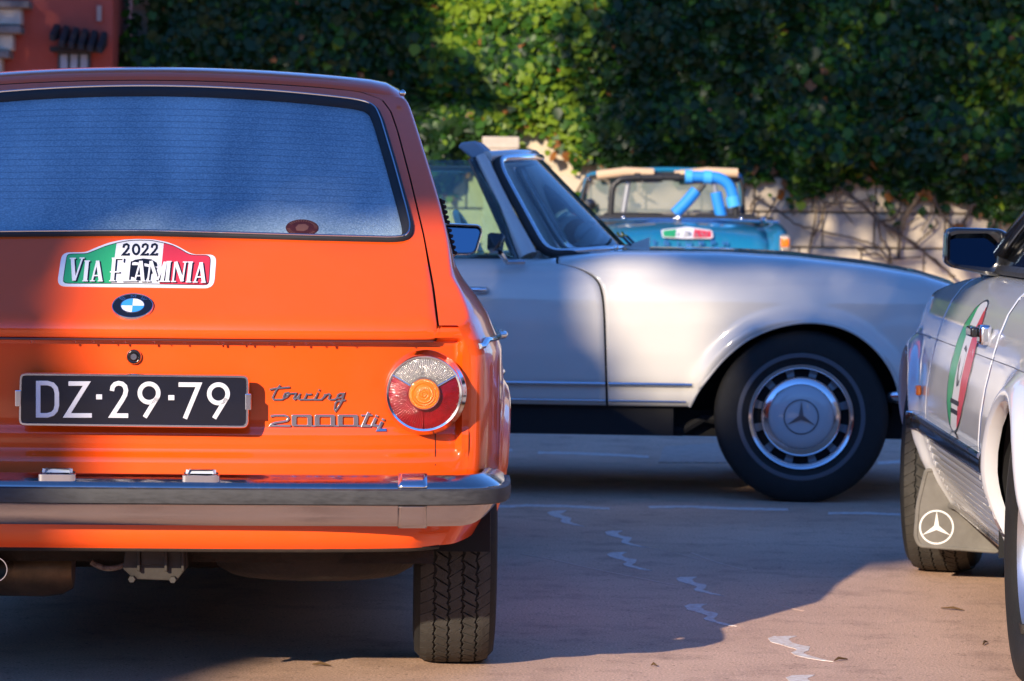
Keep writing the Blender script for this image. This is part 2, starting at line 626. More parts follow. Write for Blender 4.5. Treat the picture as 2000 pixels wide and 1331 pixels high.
gline([(960, 879), (1000, 880)], 4)
gline([(1715, 905), (1770, 902)], 6)
# pale patched square with a drain beyond the roadster's wheel
gmark('repair_patch', [(1298, 874), (1400, 868), (1420, 905), (1285, 905)], 0.003, M_PATCH)
# pale scuffs left by tyres, traced at 2.381 times the photograph from (960, 820)
M_SCUFF = mat('scuffed_pavement', (0.80, 0.56, 0.42), rough=0.75, var=0.3, var_scale=40)
for pts, wd in (([(140, 625), (300, 655), (450, 690), (650, 730), (860, 772)], 9), ([(930, 620), (1050, 665), (1180, 700)], 7), ([(1290, 862), (1370, 872), (1450, 890)], 8), ([(1310, 832), (1380, 845), (1450, 860)], 5), ([(700, 590), (850, 620), (960, 650)], 5)):
    sp = spline([(960 + x / 2.381, 820 + y / 2.381) for x, y in pts], 5)
    G = [on_ground(p.x, p.y) for p in sp]
    n_ = len(G)
    MB().strokes([[(p.x, p.y) for p in G]], wd * 0.0011, lambda a, b, q: Vector((a, b, q)), 0.0007).build('tyre_scuff', M_SCUFF, ground, smooth=False)
# fallen twigs and leaf litter
M_TWIG = mat('dry_leaf', (0.10, 0.055, 0.02), rough=0.9)
for px, py, where in [(1655, 1290, 'right of the lit painted zigzag'), (1920, 1262, 'beside the right car\'s rear wheel'), (1272, 1302, 'at the bottom edge right of the orange car\'s tyre'), (1838, 1190, 'below the mud flap of the right car'), (610, 1300, 'left of the orange car\'s tyre')]:
    p = on_ground(px, py)
    q = Vector((random.uniform(-.03, .03), random.uniform(-.03, .03), 0))
    o = MB().tube([p + Vector((0, 0, .003)), p + q + Vector((0, 0, .008)), p + q * 1.8 + Vector((0.006, 0, .003))], [0.0015, 0.0035, 0.001], 6).build('dead_leaf', M_TWIG, None)
    tag(o, 'small dry leaf on the pavement ' + where, 'leaf', 'dry leaves scattered on the pavement')
# ================================================================== the orange hatchback, seen from behind
OF = Frame((-0.815, 6.85, 0.0), R(1.8))
orange = root('orange_hatchback', OF, 'orange vintage hatchback seen from behind with a dew-covered rear window', 'car')

LH = math.hypot(0.8143, 0.57)
def bow(X):
    return 0.045 * (min(abs(X), 0.72) / 0.6) ** 4

def hprof(l):
    def raw(q):
        if q >= 0:
            t = q / LH
            return Vector((-0.003 + 0.8143 * t - 0.03 * math.sin(math.pi * min(1, t)), 0.815 + 0.57 * t))
        return Vector((-0.003 - q * 0.12, 0.815 + q))
    return (raw(l - 0.012) + raw(l) * 2 + raw(l + 0.012)) / 4

def Hs(X, l, off=0.0):
    """tailgate surface: X across, l up the slope"""
    p = hprof(l)
    d = hprof(l + 0.004) - hprof(l - 0.004)
    n = Vector((-d.y, d.x)).normalized()
    t = max(0, l / LH)
    return Vector((X, p.x + bow(X) + n.x * off, p.y - 0.03 * t * t * (X / 0.56) ** 2 + n.y * off))

def l_from(X, z):
    t = (z - 0.815) / 0.57
    for _ in range(3):
        t = (z - 0.815 + 0.03 * max(0, t) ** 2 * (X / 0.56) ** 2) / 0.57
    return t * LH if t > 0 else (z - 0.815)

def hatch_px(px, py):
    p = OF.surf(px, py, lambda q: Hs(q.x, l_from(q.x, q.z)).y, 1, 0.3)
    return Vector((p.x, l_from(p.x, p.z)))

def dec(px, py, h):
    q = hatch_px(px, py)
    return Hs(q.x, q.y, h)

def sym(px_list):
    """right half traced from top centre to bottom centre, closed with its mirror image"""
    r = [hatch_px(*p) for p in px_list]
    r[0].x = r[-1].x = 0
    return r + [Vector((-p.x, p.y)) for p in r[-2:0:-1]]

# --- outline of the tailgate and of the window rubber
gate = [hatch_px(*p) for p in [(650, 168), (712, 179), (745, 195), (762, 218), (775, 255), (800, 350), (826, 460), (845, 560), (855, 640)]]
LTOP = 0.975
gate = [Vector((0, LTOP)), Vector((0.25, LTOP)), Vector((0.40, LTOP)), Vector((0.47, LTOP - 0.003))] + [g for g in gate[2:]] + [Vector((0.655, -0.030)), Vector((0.3, -0.030)), Vector((0, -0.030))]
gate_full = gate + [Vector((-p.x, p.y)) for p in gate[-2:0:-1]]
N = 240
def by_angle(loop, c, n=N):
    """resample a star-shaped loop at even steps of angle so that two loops pair up"""
    d = resample(loop, 4000, True)
    an = np.array([math.atan2(p.y - c.y, p.x - c.x) for p in d])
    xs = np.array([p.x for p in d]); ys = np.array([p.y for p in d])
    o = np.argsort(an)
    an, xs, ys = an[o], xs[o], ys[o]
    an = np.concatenate([an - 2 * np.pi, an, an + 2 * np.pi]); xs = np.tile(xs, 3); ys = np.tile(ys, 3)
    q = -np.pi + 2 * np.pi * np.arange(n) / n
    return [Vector((float(np.interp(a, an, xs)), float(np.interp(a, an, ys)))) for a in q]

win_px = [(290, 168), (450, 175), (600, 186), (690, 196), (722, 203), (740, 215), (751, 240), (775, 320), (800, 410), (808, 443), (807, 460), (797, 471), (770, 474), (600, 470), (262, 461)]
win = sym(win_px)
_a, _b = hatch_px(600, 186), hatch_px(690, 196)
_k = (_a.y - _b.y) / (_b.x ** 2 - _a.x ** 2)
_l0 = _a.y + _k * _a.x ** 2
_top = [Vector((x, _l0 - _k * x * x)) for x in np.linspace(-_a.x, _a.x, 25)]
win = _top[12:] + [p for p in win[3:15]] + [Vector((-p.x, p.y)) for p in win[13:2:-1]] + _top[:12]
CW = Vector((0, 0.62))
n_big = 360
gl_ = round_loop(gate_full, 1200, 3)
wl_ = round_loop(win, 700, 8)
A = by_angle(gl_, CW, n_big)
Bw = by_angle(wl_, CW, n_big)
loops = [(A, -0.020), (A, -0.003), ([a.lerp(b, 0.012) for a, b in zip(A, Bw)], 0.0)]
for k in range(1, 15):
    loops.append(([a.lerp(b, k / 14) for a, b in zip(A, Bw)], 0.0))
loops.append((Bw, -0.012))
v, f = ring_mesh(loops, Hs)
tailgate = obj('tailgate', v, f, M_ORANGE, orange, auto=50)

# --- window: glass, rubber, bright bead, heater wires
M_DEW = mat('dewy_glass', (0.27, 0.36, 0.46), rough=0.42, coat=1.0, coat_rough=0.22, bump=0.7, bump_scale=600, spec=0.6)
_t = M_DEW.node_tree
_tc = _t.nodes.new('ShaderNodeTexCoord')
_mp = _t.nodes.new('ShaderNodeMapping'); _mp.inputs['Scale'].default_value = (5.2, 1.2, 1.2); _mp.inputs['Location'].default_value = (0.4, 0.3, 0)
_t.links.new(_tc.outputs['Object'], _mp.inputs[0])
_n1 = _t.nodes.new('ShaderNodeTexNoise'); _n1.inputs['Scale'].default_value = 1.0; _n1.inputs['Detail'].default_value = 2.5
_t.links.new(_mp.outputs[0], _n1.inputs['Vector'])
_n2 = _t.nodes.new('ShaderNodeTexNoise'); _n2.inputs['Scale'].default_value = 210; _n2.inputs['Detail'].default_value = 2
_t.links.new(_tc.outputs['Object'], _n2.inputs['Vector'])
_r1 = _t.nodes.new('ShaderNodeMapRange'); _r1.inputs[1].default_value, _r1.inputs[2].default_value, _r1.inputs[3].default_value, _r1.inputs[4].default_value = 0.36, 0.64, 0.0, 0.55
_r2 = _t.nodes.new('ShaderNodeMapRange'); _r2.inputs[1].default_value, _r2.inputs[2].default_value, _r2.inputs[3].default_value, _r2.inputs[4].default_value = 0.40, 0.70, 0.05, 0.58
_t.links.new(_n1.outputs[0], _r1.inputs[0]); _t.links.new(_n2.outputs[0], _r2.inputs[0])
_ad = _t.nodes.new('ShaderNodeMath'); _ad.operation = 'ADD'
_t.links.new(_r1.outputs[0], _ad.inputs[0]); _t.links.new(_r2.outputs[0], _ad.inputs[1])
_mx = _t.nodes.new('ShaderNodeMixRGB'); _mx.inputs[1].default_value = (0.15, 0.27, 0.37, 1); _mx.inputs[2].default_value = (0.58, 0.74, 0.80, 1)
_t.links.new(_ad.outputs[0], _mx.inputs[0]); _t.links.new(_mx.outputs[0], _t.nodes['Principled BSDF'].inputs['Base Color'])
inner = offset_loop(Bw, 0.016)
glass_l = [([CW.lerp(p, k / 10) for p in inner], -0.010) for k in range(1, 11)]
v, f = ring_mesh(glass_l, Hs)
n0 = len(v)
v.append(Hs(0, CW.y, -0.010))
f += [(n0, i, (i + 1) % n_big) for i in range(n_big)]
pane = obj('rear_window', v, f, M_DEW, orange)
tag(pane, 'rear window misted with dew and reflecting the blue sky')
v, f = ring_mesh([(offset_loop(Bw, -0.001), -0.004), (offset_loop(Bw, 0.0), 0.005), (offset_loop(Bw, 0.004), 0.009), (offset_loop(Bw, 0.013), 0.009),
                  (offset_loop(Bw, 0.021), 0.004), (offset_loop(Bw, 0.026), -0.009)], Hs)
gasket = obj('window_rubber', v, f, M_RUBBER, pane, auto=60)
v, f = ring_mesh([(offset_loop(Bw, 0.0060), 0.008), (offset_loop(Bw, 0.0070), 0.0112), (offset_loop(Bw, 0.0100), 0.0112), (offset_loop(Bw, 0.0112), 0.008)], Hs)
obj('bright_bead', v, f, M_CHROME, pane, auto=60)
M_WIRE = mat('heater_wire', (0.17, 0.26, 0.37), rough=0.6)
ib = sorted(inner, key=lambda p: p.y)
for k in range(15):
    l = 0.49 + k * 0.0268
    xr = min((p.x for p in inner if p.x > 0 and abs(p.y - l) < 0.02), default=0.5) - 0.03
    pts = [Vector((-xr + 2 * xr * i / 40, l)) for i in range(41)]
    MB().strokes([pts], 0.0007, lambda a, b, h: Hs(a, b, -0.0093 + h), 0.0003).build('heater_wire', M_WIRE, pane, smooth=False, recalc=False)

# --- body shell: sections across the car, clipped by the arches below and the roof or tailgate above
PZ = [0.18, 0.27, 0.335, 0.40, 0.47, 0.55, 0.62, 0.69, 0.745, 0.775, 0.785, 0.80, 0.84, 0.885, 0.915, 0.925, 0.95, 1.10, 1.22, 1.33, 1.40]
PX = [0.715, 0.763, 0.781, 0.792, 0.801, 0.808, 0.812, 0.812, 0.807, 0.801, 0.793, 0.786, 0.770, 0.738, 0.712, 0.703, 0.695, 0.658, 0.622, 0.588, 0.565]
def side_x(y, z):
    x = interp(z, PZ, PX)
    if y < 0.42:                                       # rear overhang tucks in below
        k = 1 - smoothstep(0.25, 0.42, y)
        x = x * (1 - k) + min(x, interp(z, [0.33, 0.36, 0.40, 0.45, 0.5], [0.742, 0.760, 0.778, 0.795, 0.804])) * k
    x -= 0.058 * (1 - min(1, max(0, y) / 0.32)) ** 2.1
    if y < 0.035:
        x -= 0.022 * (1 - math.sqrt(max(0, 1 - (1 - max(0, y) / 0.035) ** 2)))
    if y > 3.5:
        x -= 0.12 * ((y - 3.5) / 0.6) ** 2
    for ya in (0.66, 3.16):
        r = math.hypot(y - ya, z - 0.295)
        x += 0.022 * math.exp(-((r - 0.345) / 0.028) ** 2) * (1 if z < 0.72 else 0)
    return x

def bottom(y):
    zb = 0.335 if y < 0.33 else 0.20
    for ya in (0.66, 3.16):
        if abs(y - ya) < 0.335:
            zb = max(zb, 0.295 + math.sqrt(0.335 ** 2 - (y - ya) ** 2))
    return zb

def topz(X, y):
    """roof, tailgate plane, windscreen and bonnet as one skyline; y without the bow"""
    t = (y + 0.003) / 0.8143
    for _ in range(4):
        t = (y + 0.003 + 0.03 * math.sin(math.pi * max(0, min(1, t)))) / 0.8143
    zt = 0.8145 + 0.57 * max(0, t) - 0.03 * min(1, max(0, t)) ** 2 * (X / 0.56) ** 2
    yg = hprof(LTOP).x + 0.004
    zr = hprof(LTOP).y + 0.042 * (1 - math.exp(-max(0, y - yg) / 0.045)) - 0.03 * (X / 0.56) ** 2
    z = zt if y < yg else zr
    if y > 1.9:
        z = min(z, 1.415 - 0.03 * (X / 0.56) ** 2 - 0.03 * (y - 1.9) / 0.3, 1.385 - 0.66 * (y - 2.1))
    if y > 2.5:
        z = max(z, 0.93 - 0.10 * ((y - 2.7) / 1.4) ** 2) if y < 4.0 else 0.60
    return z

gx = sorted([(Hs(p.x, p.y).y - bow(p.x), p.x) for p in A if p.x > 0.3 and p.y > -0.02], key=lambda q: q[0])
GY = [g[0] for g in gx]
GX = [g[1] for g in gx]
def gate_x(y):
    return float(np.interp(y, GY, GX)) + 0.0035

YG = hprof(LTOP).x + 0.004
ys = [0, 0.004, 0.010, 0.018, 0.028, 0.045, 0.07, 0.10, 0.14, 0.18, 0.22, 0.26, 0.30, 0.322, 0.326, 0.332, 0.345, 0.37, 0.40, 0.45, 0.50, 0.56, 0.62, 0.68, 0.72]
ys += [y for y in (0.745, 0.765, 0.775, 0.782, 0.788) if y < YG - 0.004]
ys += [YG - 0.003, YG, YG + 0.006, YG + 0.014, YG + 0.025, YG + 0.04, YG + 0.06, 0.93, 0.97, 0.99, 0.995, 1.0, 1.1, 1.3, 1.6, 1.9, 2.1, 2.3, 2.5, 2.65, 2.75, 2.82, 2.826, 2.85, 2.92, 3.0, 3.16, 3.3, 3.42, 3.48, 3.495, 3.5, 3.6, 3.8, 3.95, 4.05, 4.1]
ys = sorted(set(ys))
def section(y):
    pts = []
    zb = bottom(y)
    # where the side meets the top
    zc = 0.81
    for q in range(600):
        z = 0.80 + 0.62 * q / 600
        if z > topz(side_x(y, z), y):
            break
        zc = z
    zcr = min(0.785, zc - 0.01)
    lo = [Vector((side_x(y, zb + (zcr - zb) * i / 14), zb + (zcr - zb) * i / 14)) for i in range(15)]
    up = [Vector((side_x(y, zcr + (zc - zcr) * i / 14), zcr + (zc - zcr) * i / 14)) for i in range(1, 15)]
    xg = gate_x(y) if y < YG - 0.0005 else 0.0
    xo = up[-1].x
    xg = min(xg, xo - 0.01)
    tp = [Vector((xo + (xg - xo) * (i / 14) , topz(xo + (xg - xo) * (i / 14), y))) for i in range(1, 15)]
    s = lo + up + tp
    # soften the edge between side and top
    for _ in range(2):
        k0, k1 = len(lo) + len(up) - 4, len(lo) + len(up) + 2
        s2 = list(s)
        for i in range(k0, k1):
            s2[i] = (s[i - 1] + s[i] * 2 + s[i + 1]) / 4
        s = s2
    return [Vector((p.x, y + bow(p.x), p.y)) for p in s]
rows = [section(y) for y in ys]
mb = MB()
for sg in (1, -1):
    rr = [[Vector((p.x * sg, p.y, p.z)) for p in r] for r in rows]
    mb.grid(rr)
body = mb.build('body', M_ORANGE, orange, auto=38)
# turned-in edge of the opening, dark channel below the shut line
v, f = ring_mesh([(offset_loop(A, -0.0035), 0.0), (offset_loop(A, -0.0035), -0.022), (offset_loop(A, 0.012), -0.024)], Hs)
obj('gate_channel', v, f, M_BLACK, orange)

# --- rear panel with recessed face and valance
def rear_y(X, z):
    a = abs(X)
    rec = smoothstep(0.712, 0.694, a) * smoothstep(0.790, 0.780, z) * smoothstep(0.520, 0.545, z)
    y = bow(X) + 0.022 * rec
    y -= 0.006 * smoothstep(0.592, 0.578, z) * smoothstep(0.52, 0.55, z)
    y -= 0.062 * smoothstep(0.46, 0.41, z) * smoothstep(0.70, 0.60, a)
    y += 0.016 * smoothstep(0.350, 0.335, z)
    y += 0.012 * smoothstep(0.806, 0.8155, z)
    return y
zs = [0.335, 0.338, 0.35, 0.372, 0.378, 0.384, 0.39, 0.40, 0.41, 0.42, 0.43, 0.45, 0.48, 0.515, 0.525, 0.53, 0.535, 0.54, 0.547, 0.56, 0.574, 0.580, 0.586, 0.594, 0.61, 0.64, 0.68, 0.72, 0.75, 0.77, 0.778, 0.782, 0.786, 0.790, 0.796, 0.803, 0.808, 0.812, 0.8155]
us = [0, 0.1, 0.2, 0.3, 0.4, 0.5, 0.6, 0.7, 0.76, 0.8, 0.84, 0.87, 0.89, 0.905, 0.918, 0.928, 0.936, 0.944, 0.952, 0.96, 0.97, 0.98, 0.99, 1.0]
us = [-u for u in us[:0:-1]] + us
rows = []
for z in zs:
    xe = side_x(0, max(z, 0.335)) + 0.0005
    rows.append([Vector((u * xe, rear_y(u * xe, z), z)) for u in us])
rows = [[Vector((p.x, p.y + 0.05, p.z + 0.002)) for p in rows[0]]] + rows
rear_panel = MB().grid(rows).build('rear_panel', M_ORANGE, orange, auto=60)
# seams between rear panel and quarter panels
for sg in (1, -1):
    MB().tube([(sg * 0.652, rear_y(0.652, z) - 0.0002, z) for z in (0.51, 0.53, 0.545, 0.56, 0.58, 0.59, 0.60)], 0.0011, 6).build('panel_seam', M_BLACK, orange)
# underseal edge of the valance
MB().tube([(x, rear_y(x, 0.336) + 0.004, 0.332) for x in np.linspace(-0.66, 0.66, 40)], 0.005, 8).build('valance_edge', M_UNDER, orange)
# drip edge under the tailgate lip
MB().tube([(x, bow(x) + 0.004, 0.7815) for x in np.linspace(-0.645, 0.645, 60)], 0.0028, 8).build('lip_seal', mat('lip_seal', (0.10, 0.02, 0.01), rough=0.3, coat=0.6), orange)
mbd = MB()
for k in range(30):
    x = random.uniform(-0.6, 0.62)
    r = random.uniform(0.0016, 0.0032)
    mbd.lathe([(0.0001, -r * 1.3), (r * 0.8, -r * 0.8), (r, 0), (r * 0.5, r), (0.0001, r * 1.3)], (x, bow(x) + 0.0035, 0.7785 - r * 0.6), 'Z', 8)
tag(mbd.build('water_drops', mat('water', (0.95, 0.55, 0.35), rough=0.03, trans=1.0, ior=1.33), orange), kind='stuff')

# --- lock, badge, sticker
def rp(px, py, dy=0.0):
    """point on the recessed rear face"""
    p = OF.surf(px, py, lambda q: rear_y(q.x, q.z), 1, 0.02)
    return Vector((p.x, p.y - dy, p.z))
c = rp(262, 697)
lock = MB().lathe([(0.0165, 0.002), (0.0165, -0.006), (0.0150, -0.008), (0.0128, -0.006), (0.0125, -0.004)], c, 'Y', 40).build('boot_lock', M_CHROME, orange)
MB().lathe([(0.0126, -0.003), (0.0126, -0.0055), (0.0080, -0.0105), (0.0001, -0.0105)], c, 'Y', 32).build('lock_barrel', M_BLACKGLOSS, lock)
MB().lathe([(0.0068, -0.010), (0.0066, -0.0125), (0.0001, -0.0125)], c, 'Y', 28).box(c + Vector((0, -0.0128, 0)), (0.0016, 0.001, 0.006)).build('key_cylinder', M_CHROME, lock)

bc = hatch_px(259, 601)
def disc(r0, r1, h, a0=0, a1=2 * math.pi, n=48):
    rr = []
    for k in range(n + 1):
        a = a0 + (a1 - a0) * k / n
        rr.append([Hs(bc.x + r * math.cos(a), bc.y + r * math.sin(a), h) for r in (r0, (r0 + r1) / 2, r1)])
    return rr
def badge_f(u, v_, h):
    return Hs(bc.x + u, bc.y + v_, h)
cir = lambda r: [Vector((r * math.cos(2 * math.pi * k / 60), r * math.sin(2 * math.pi * k / 60))) for k in range(60)]
v, f = ring_mesh([(cir(0.0455), -0.001), (cir(0.0455), 0.004), (cir(0.0445), 0.0062), (cir(0.0425), 0.0062), (cir(0.0418), 0.005), (cir(0.0002), 0.005)], badge_f)
roundel = obj('roundel', v, f, M_CHROME, orange)
M_BBLUE = mat('enamel_blue', (0.045, 0.30, 0.80), rough=0.15, coat=0.6)
M_BWHITE = mat('enamel_white', (0.72, 0.72, 0.72), rough=0.2, coat=0.6)
M_BBLACK = mat('enamel_black', (0.008, 0.009, 0.014), rough=0.15, coat=0.6)
MB().grid(disc(0.0262, 0.0418, 0.0056)).build('black_ring', M_BBLACK, roundel)
for q in range(4):
    MB().grid(disc(0.0002, 0.0248, 0.0056, q * math.pi / 2, (q + 1) * math.pi / 2, 14)).build('quadrant', M_BBLUE if q % 2 else M_BWHITE, roundel)
v, f = ring_mesh([(cir(0.0266), 0.005), (cir(0.0262), 0.0066), (cir(0.0248), 0.0066), (cir(0.0244), 0.005)], badge_f)
obj('inner_ring', v, f, M_CHROME, roundel)
GLY = {'B': [[(-.4, -.5), (-.4, .5), (.2, .5), (.35, .25), (.2, .02), (-.4, .02)], [(.2, .02), (.42, -.25), (.2, -.5), (-.4, -.5)]],
       'M': [[(-.5, -.5), (-.45, .5), (0, -.25), (.45, .5), (.5, -.5)]], 'W': [[(-.6, .5), (-.3, -.5), (0, .3), (.3, -.5), (.6, .5)]]}
for ch, ang in (('B', 132), ('M', 90), ('W', 48)):
    a = R(ang)
    def lf(u, v_, h, a=a):
        r = 0.0340 + v_ * 0.0100
        b = a - u * 0.0105 / 0.034
        return badge_f(r * math.cos(b), r * math.sin(b), 0.0058 + h)
    MB().strokes(GLY[ch], 0.20, lf, 0.0006).build('badge_letter', M_CHROME, roundel, smooth=False)

# rally sticker: traced at 6.25 times the photograph from (110, 460)
def zs_(u, v_, h, base=0.0):
    return dec(110 + u / 6.25, 460 + v_ / 6.25, h + base)
st_out = [(60, 270), (85, 230), (130, 213), (360, 212), (470, 160), (640, 95), (800, 60), (980, 50), (1180, 55), (1350, 85), (1480, 135), (1600, 205), (1650, 232), (1700, 240),
          (1890, 240), (1935, 255), (1952, 290), (1930, 570), (1910, 620), (1860, 648), (1780, 648), (70, 628), (30, 605), (15, 570)]
M_STW = mat('sticker_white', (0.74, 0.74, 0.76), rough=0.35, coat=0.3)
M_STG = mat('sticker_green', (0.03, 0.36, 0.14), rough=0.35, coat=0.3)
M_STR = mat('sticker_red', (0.62, 0.035, 0.06), rough=0.35, coat=0.3)
M_STK = mat('sticker_black', (0.008, 0.008, 0.012), rough=0.4, coat=0.3)
so = round_loop(st_out, 160, 2)
sticker = MB().poly(so, lambda a, b, h: zs_(a, b, h), 0, 0.0012).build('rally_sticker', M_STW, orange, smooth=False)
tag(sticker, 'arched rally sticker in green, white and red reading VIA FLAMINIA 2022')
sf = lambda base: (lambda a, b, h: zs_(a, b, h, base))
MB().poly([(130, 252), (165, 235), (370, 232), (440, 205), (600, 140), (735, 103), (668, 592), (110, 592), (82, 570)], sf(0.0012), 0, 0.0004).build('green_field', M_STG, sticker, smooth=False)
MB().poly([(1312, 103), (1420, 130), (1520, 180), (1600, 230), (1660, 248), (1850, 252), (1880, 275), (1862, 590), (1840, 612), (1262, 602)], sf(0.0012), 0, 0.0004).build('red_field', M_STR, sticker, smooth=False)
bl = round_loop([(130, 250), (160, 235), (370, 232), (440, 205), (600, 140), (740, 100), (880, 72), (1010, 66), (1160, 70), (1310, 100), (1420, 130), (1520, 180), (1600, 230), (1660, 248), (1850, 252),
                 (1882, 278), (1862, 588), (1838, 614), (1262, 602), (668, 594), (110, 592), (82, 568)], 150, 1)
MB().strokes([bl], 7, sf(0.0016), 0.0003, closed=True).build('border_line', M_STK, sticker, smooth=False)
LET = [([(198, 290), (216, 565)], 44), ([(318, 290), (228, 560)], 20), ([(165, 293), (238, 293)], 14), ([(285, 290), (345, 290)], 14),
       ([(376, 325), (352, 565)], 46), ([(345, 325), (412, 325)], 13), ([(318, 567), (386, 567)], 13),
       ([(498, 322), (437, 565)], 20), ([(503, 322), (541, 565)], 44), ([(460, 503), (532, 503)], 16), ([(410, 567), (470, 567)], 13), ([(505, 568), (568, 568)], 13),
       ([(706, 292), (682, 565)], 44), ([(678, 292), (818, 293)], 16), ([(820, 290), (812, 335)], 13), ([(655, 458), (772, 458)], 16), ([(645, 567), (722, 567)], 13),
       ([(888, 325), (864, 565)], 44), ([(800, 567), (925, 565)], 16), ([(862, 325), (915, 325)], 13),
       ([(1026, 325), (958, 565)], 20), ([(1032, 325), (1056, 568)], 44), ([(985, 505), (1050, 505)], 16), ([(925, 567), (990, 567)], 13), ([(1030, 569), (1090, 569)], 13),
       ([(1150, 325), (1118, 565)], 20), ([(1155, 325), (1228, 560)], 40), ([(1322, 335), (1240, 555)], 20), ([(1330, 335), (1290, 570)], 42), ([(1098, 570), (1150, 570)], 13), ([(1240, 572), (1320, 574)], 13),
       ([(1376, 332), (1352, 570)], 44), ([(1345, 332), (1408, 332)], 13), ([(1318, 574), (1388, 574)], 13),
       ([(1452, 335), (1424, 572)], 20), ([(1458, 335), (1538, 572)], 42), ([(1576, 338), (1540, 574)], 20), ([(1400, 575), (1460, 575)], 13), ([(1545, 338), (1600, 338)], 13),
       ([(1640, 340), (1612, 575)], 44), ([(1605, 338), (1670, 338)], 13), ([(1580, 580), (1648, 580)], 13),
       ([(1762, 342), (1690, 580)], 20), ([(1766, 342), (1798, 580)], 44), ([(1715, 520), (1790, 520)], 16), ([(1665, 582), (1725, 582)], 13), ([(1765, 584), (1825, 584)], 13)]
head = [(915, 330), (960, 305), (1060, 290), (1160, 300), (1225, 340), (1240, 390), (1225, 430), (1180, 470), (1120, 500), (1090, 560), (960, 560), (950, 520), (905, 510), (900, 480), (880, 455), (885, 430), (870, 420), (900, 385), (905, 350)]
MB().poly(head, sf(0.0014), 0, 0.0004).build('head_emblem', M_STK, sticker, smooth=False)
MB().poly([(915, 345), (960, 335), (1100, 355), (1220, 390), (1215, 410), (1120, 392), (1000, 372), (915, 372)], sf(0.0018), 0, 0.0002).strokes([[(1225, 400), (1265, 350), (1250, 320)], [(1225, 405), (1300, 395), (1330, 330)], [(1235, 440), (1270, 460), (1200, 530)], [(1215, 450), (1180, 520), (1180, 550)]], 9, sf(0.0018), 0.0002).build('headband', M_STW, sticker, smooth=False)
ms, ml = MB(), MB()
for ln, wd in LET:
    ms.strokes([[(p[0] + 18, p[1] + 9) for p in ln]], wd, sf(0.0021), 0.0002)
    ml.strokes([ln], wd, sf(0.0025), 0.0003)
ms.build('letter_shadows', M_STK, sticker, smooth=False)
ml.build('lettering', M_STW, sticker, smooth=False)
yr = MB()
for dx in (0, 232, 345):
    yr.strokes([[(818 + dx, 160), (828 + dx, 125), (860 + dx, 115), (882 + dx, 130), (880 + dx, 165), (850 + dx, 205), (812 + dx, 244), (884 + dx, 244), (888 + dx, 225)]], 25, sf(0.0018), 0.0003)
yr.strokes([[(973 + 38 * math.cos(a), 180 + 58 * math.sin(a)) for a in [2 * math.pi * k / 24 for k in range(24)]]], 27, sf(0.0018), 0.0003, closed=True)
yr.build('year_digits', M_STK, sticker, smooth=False)

# round club sticker inside the glass
sc_ = hatch_px(590, 439)
M_CLUB = mat('club_sticker', (0.10, 0.018, 0.012), rough=0.5, var=0.5, var_scale=120)
club = MB()
el = lambda k: [Vector((sc_.x + k * 0.037 * math.cos(a), sc_.y + k * 0.0335 * math.sin(a))) for a in [2 * math.pi * q / 40 for q in range(40)]]
club.poly(el(1.0), lambda a, b, h: Hs(a, b, h - 0.0095), 0, 0.0006)
club = club.build('club_sticker', M_CLUB, pane, smooth=False)
mr = MB()
for k in range(34):
    if 14 < k < 18 or k > 31:
        continue
    a = 2 * math.pi * k / 34
    mr.strokes([[(sc_.x + r * 0.037 * math.cos(a), sc_.y + r * 0.0335 * math.sin(a)) for r in (0.74, 0.93)]], 0.0022, lambda a, b, h: Hs(a, b, h - 0.0089), 0.0003)
hd = [(-0.4, -0.4), (-0.5, 0.0), (-0.3, 0.42), (0.2, 0.5), (0.5, 0.2), (0.42, -0.2), (0.15, -0.45)]
mr.poly([(sc_.x + p[0] * 0.030, sc_.y + p[1] * 0.030) for p in hd], lambda a, b, h: Hs(a, b, h - 0.0089), 0, 0.0002)
mr.build('club_print', mat('club_print', (0.19, 0.075, 0.05), rough=0.6), pane, smooth=False)

# --- number plate
PY = -0.030
def plate_px(px, py, h=0.0):
    p = OF.plane(px, py, 1, PY)
    return Vector((p.x, p.y - h, p.z))
PR = round_loop([(37, 735), (45, 728), (478, 733), (487, 741), (484, 826), (476, 836), (44, 832), (36, 823)], 220, 1)
PR = round_loop([(38, 728), (487, 733), (486, 837), (36, 832)], 220, 6)
M_PLATE = mat('plate_navy', (0.003, 0.004, 0.014), rough=0.3, coat=0.25, coat_rough=0.03, var=0.2, var_scale=30)
v, f = ring_mesh([(PR, -0.012), (PR, 0.002), (offset_loop(PR, 1.5), 0.006), (offset_loop(PR, 5.0), 0.006), (offset_loop(PR, 6.5), 0.002)], lambda a, b, h: plate_px(a, b, h))
plate = obj('plate_frame', v, f, M_CHROME, orange)
MB().poly(offset_loop(PR, 5.5), lambda a, b, h: plate_px(a, b, h), -0.008, 0.0022).build('number_plate', M_PLATE, plate, smooth=False)
q = [Vector((291.5 + 18 * math.cos(a), 768 + 18 * math.sin(a))) for a in [2 * math.pi * k / 40 for k in range(40)]]
q2 = [p + Vector((135.5, 1.5)) for p in q]
pl = MB()
pf = lambda a, b, h: plate_px(a, b, 0.0022 + h)
pl.strokes([[(75, 748.5), (93, 748.5), (103, 751.5), (109, 758), (111.5, 768), (111.5, 792), (109, 802), (103, 808.5), (93, 811.5), (75, 811.5)]], 9, pf, 0.0022, closed=True)
pl.strokes([[(134, 749.5), (170, 749.5), (131, 811.8), (180, 811.8)]], 9, pf, 0.0022)
two = [(219, 764), (220.5, 756), (225, 750.8), (232, 748.8), (239, 750.2), (244.5, 755), (246.5, 763), (244.5, 772), (239, 782)]
pl.strokes([two + [(219.5, 812), (251, 812.2)]], 9, pf, 0.0022)
pl.strokes([[(188, 775.5), (200, 775.5)]], 10, pf, 0.0022)
pl.strokes([[(329, 777), (341, 777)]], 10, pf, 0.0022)
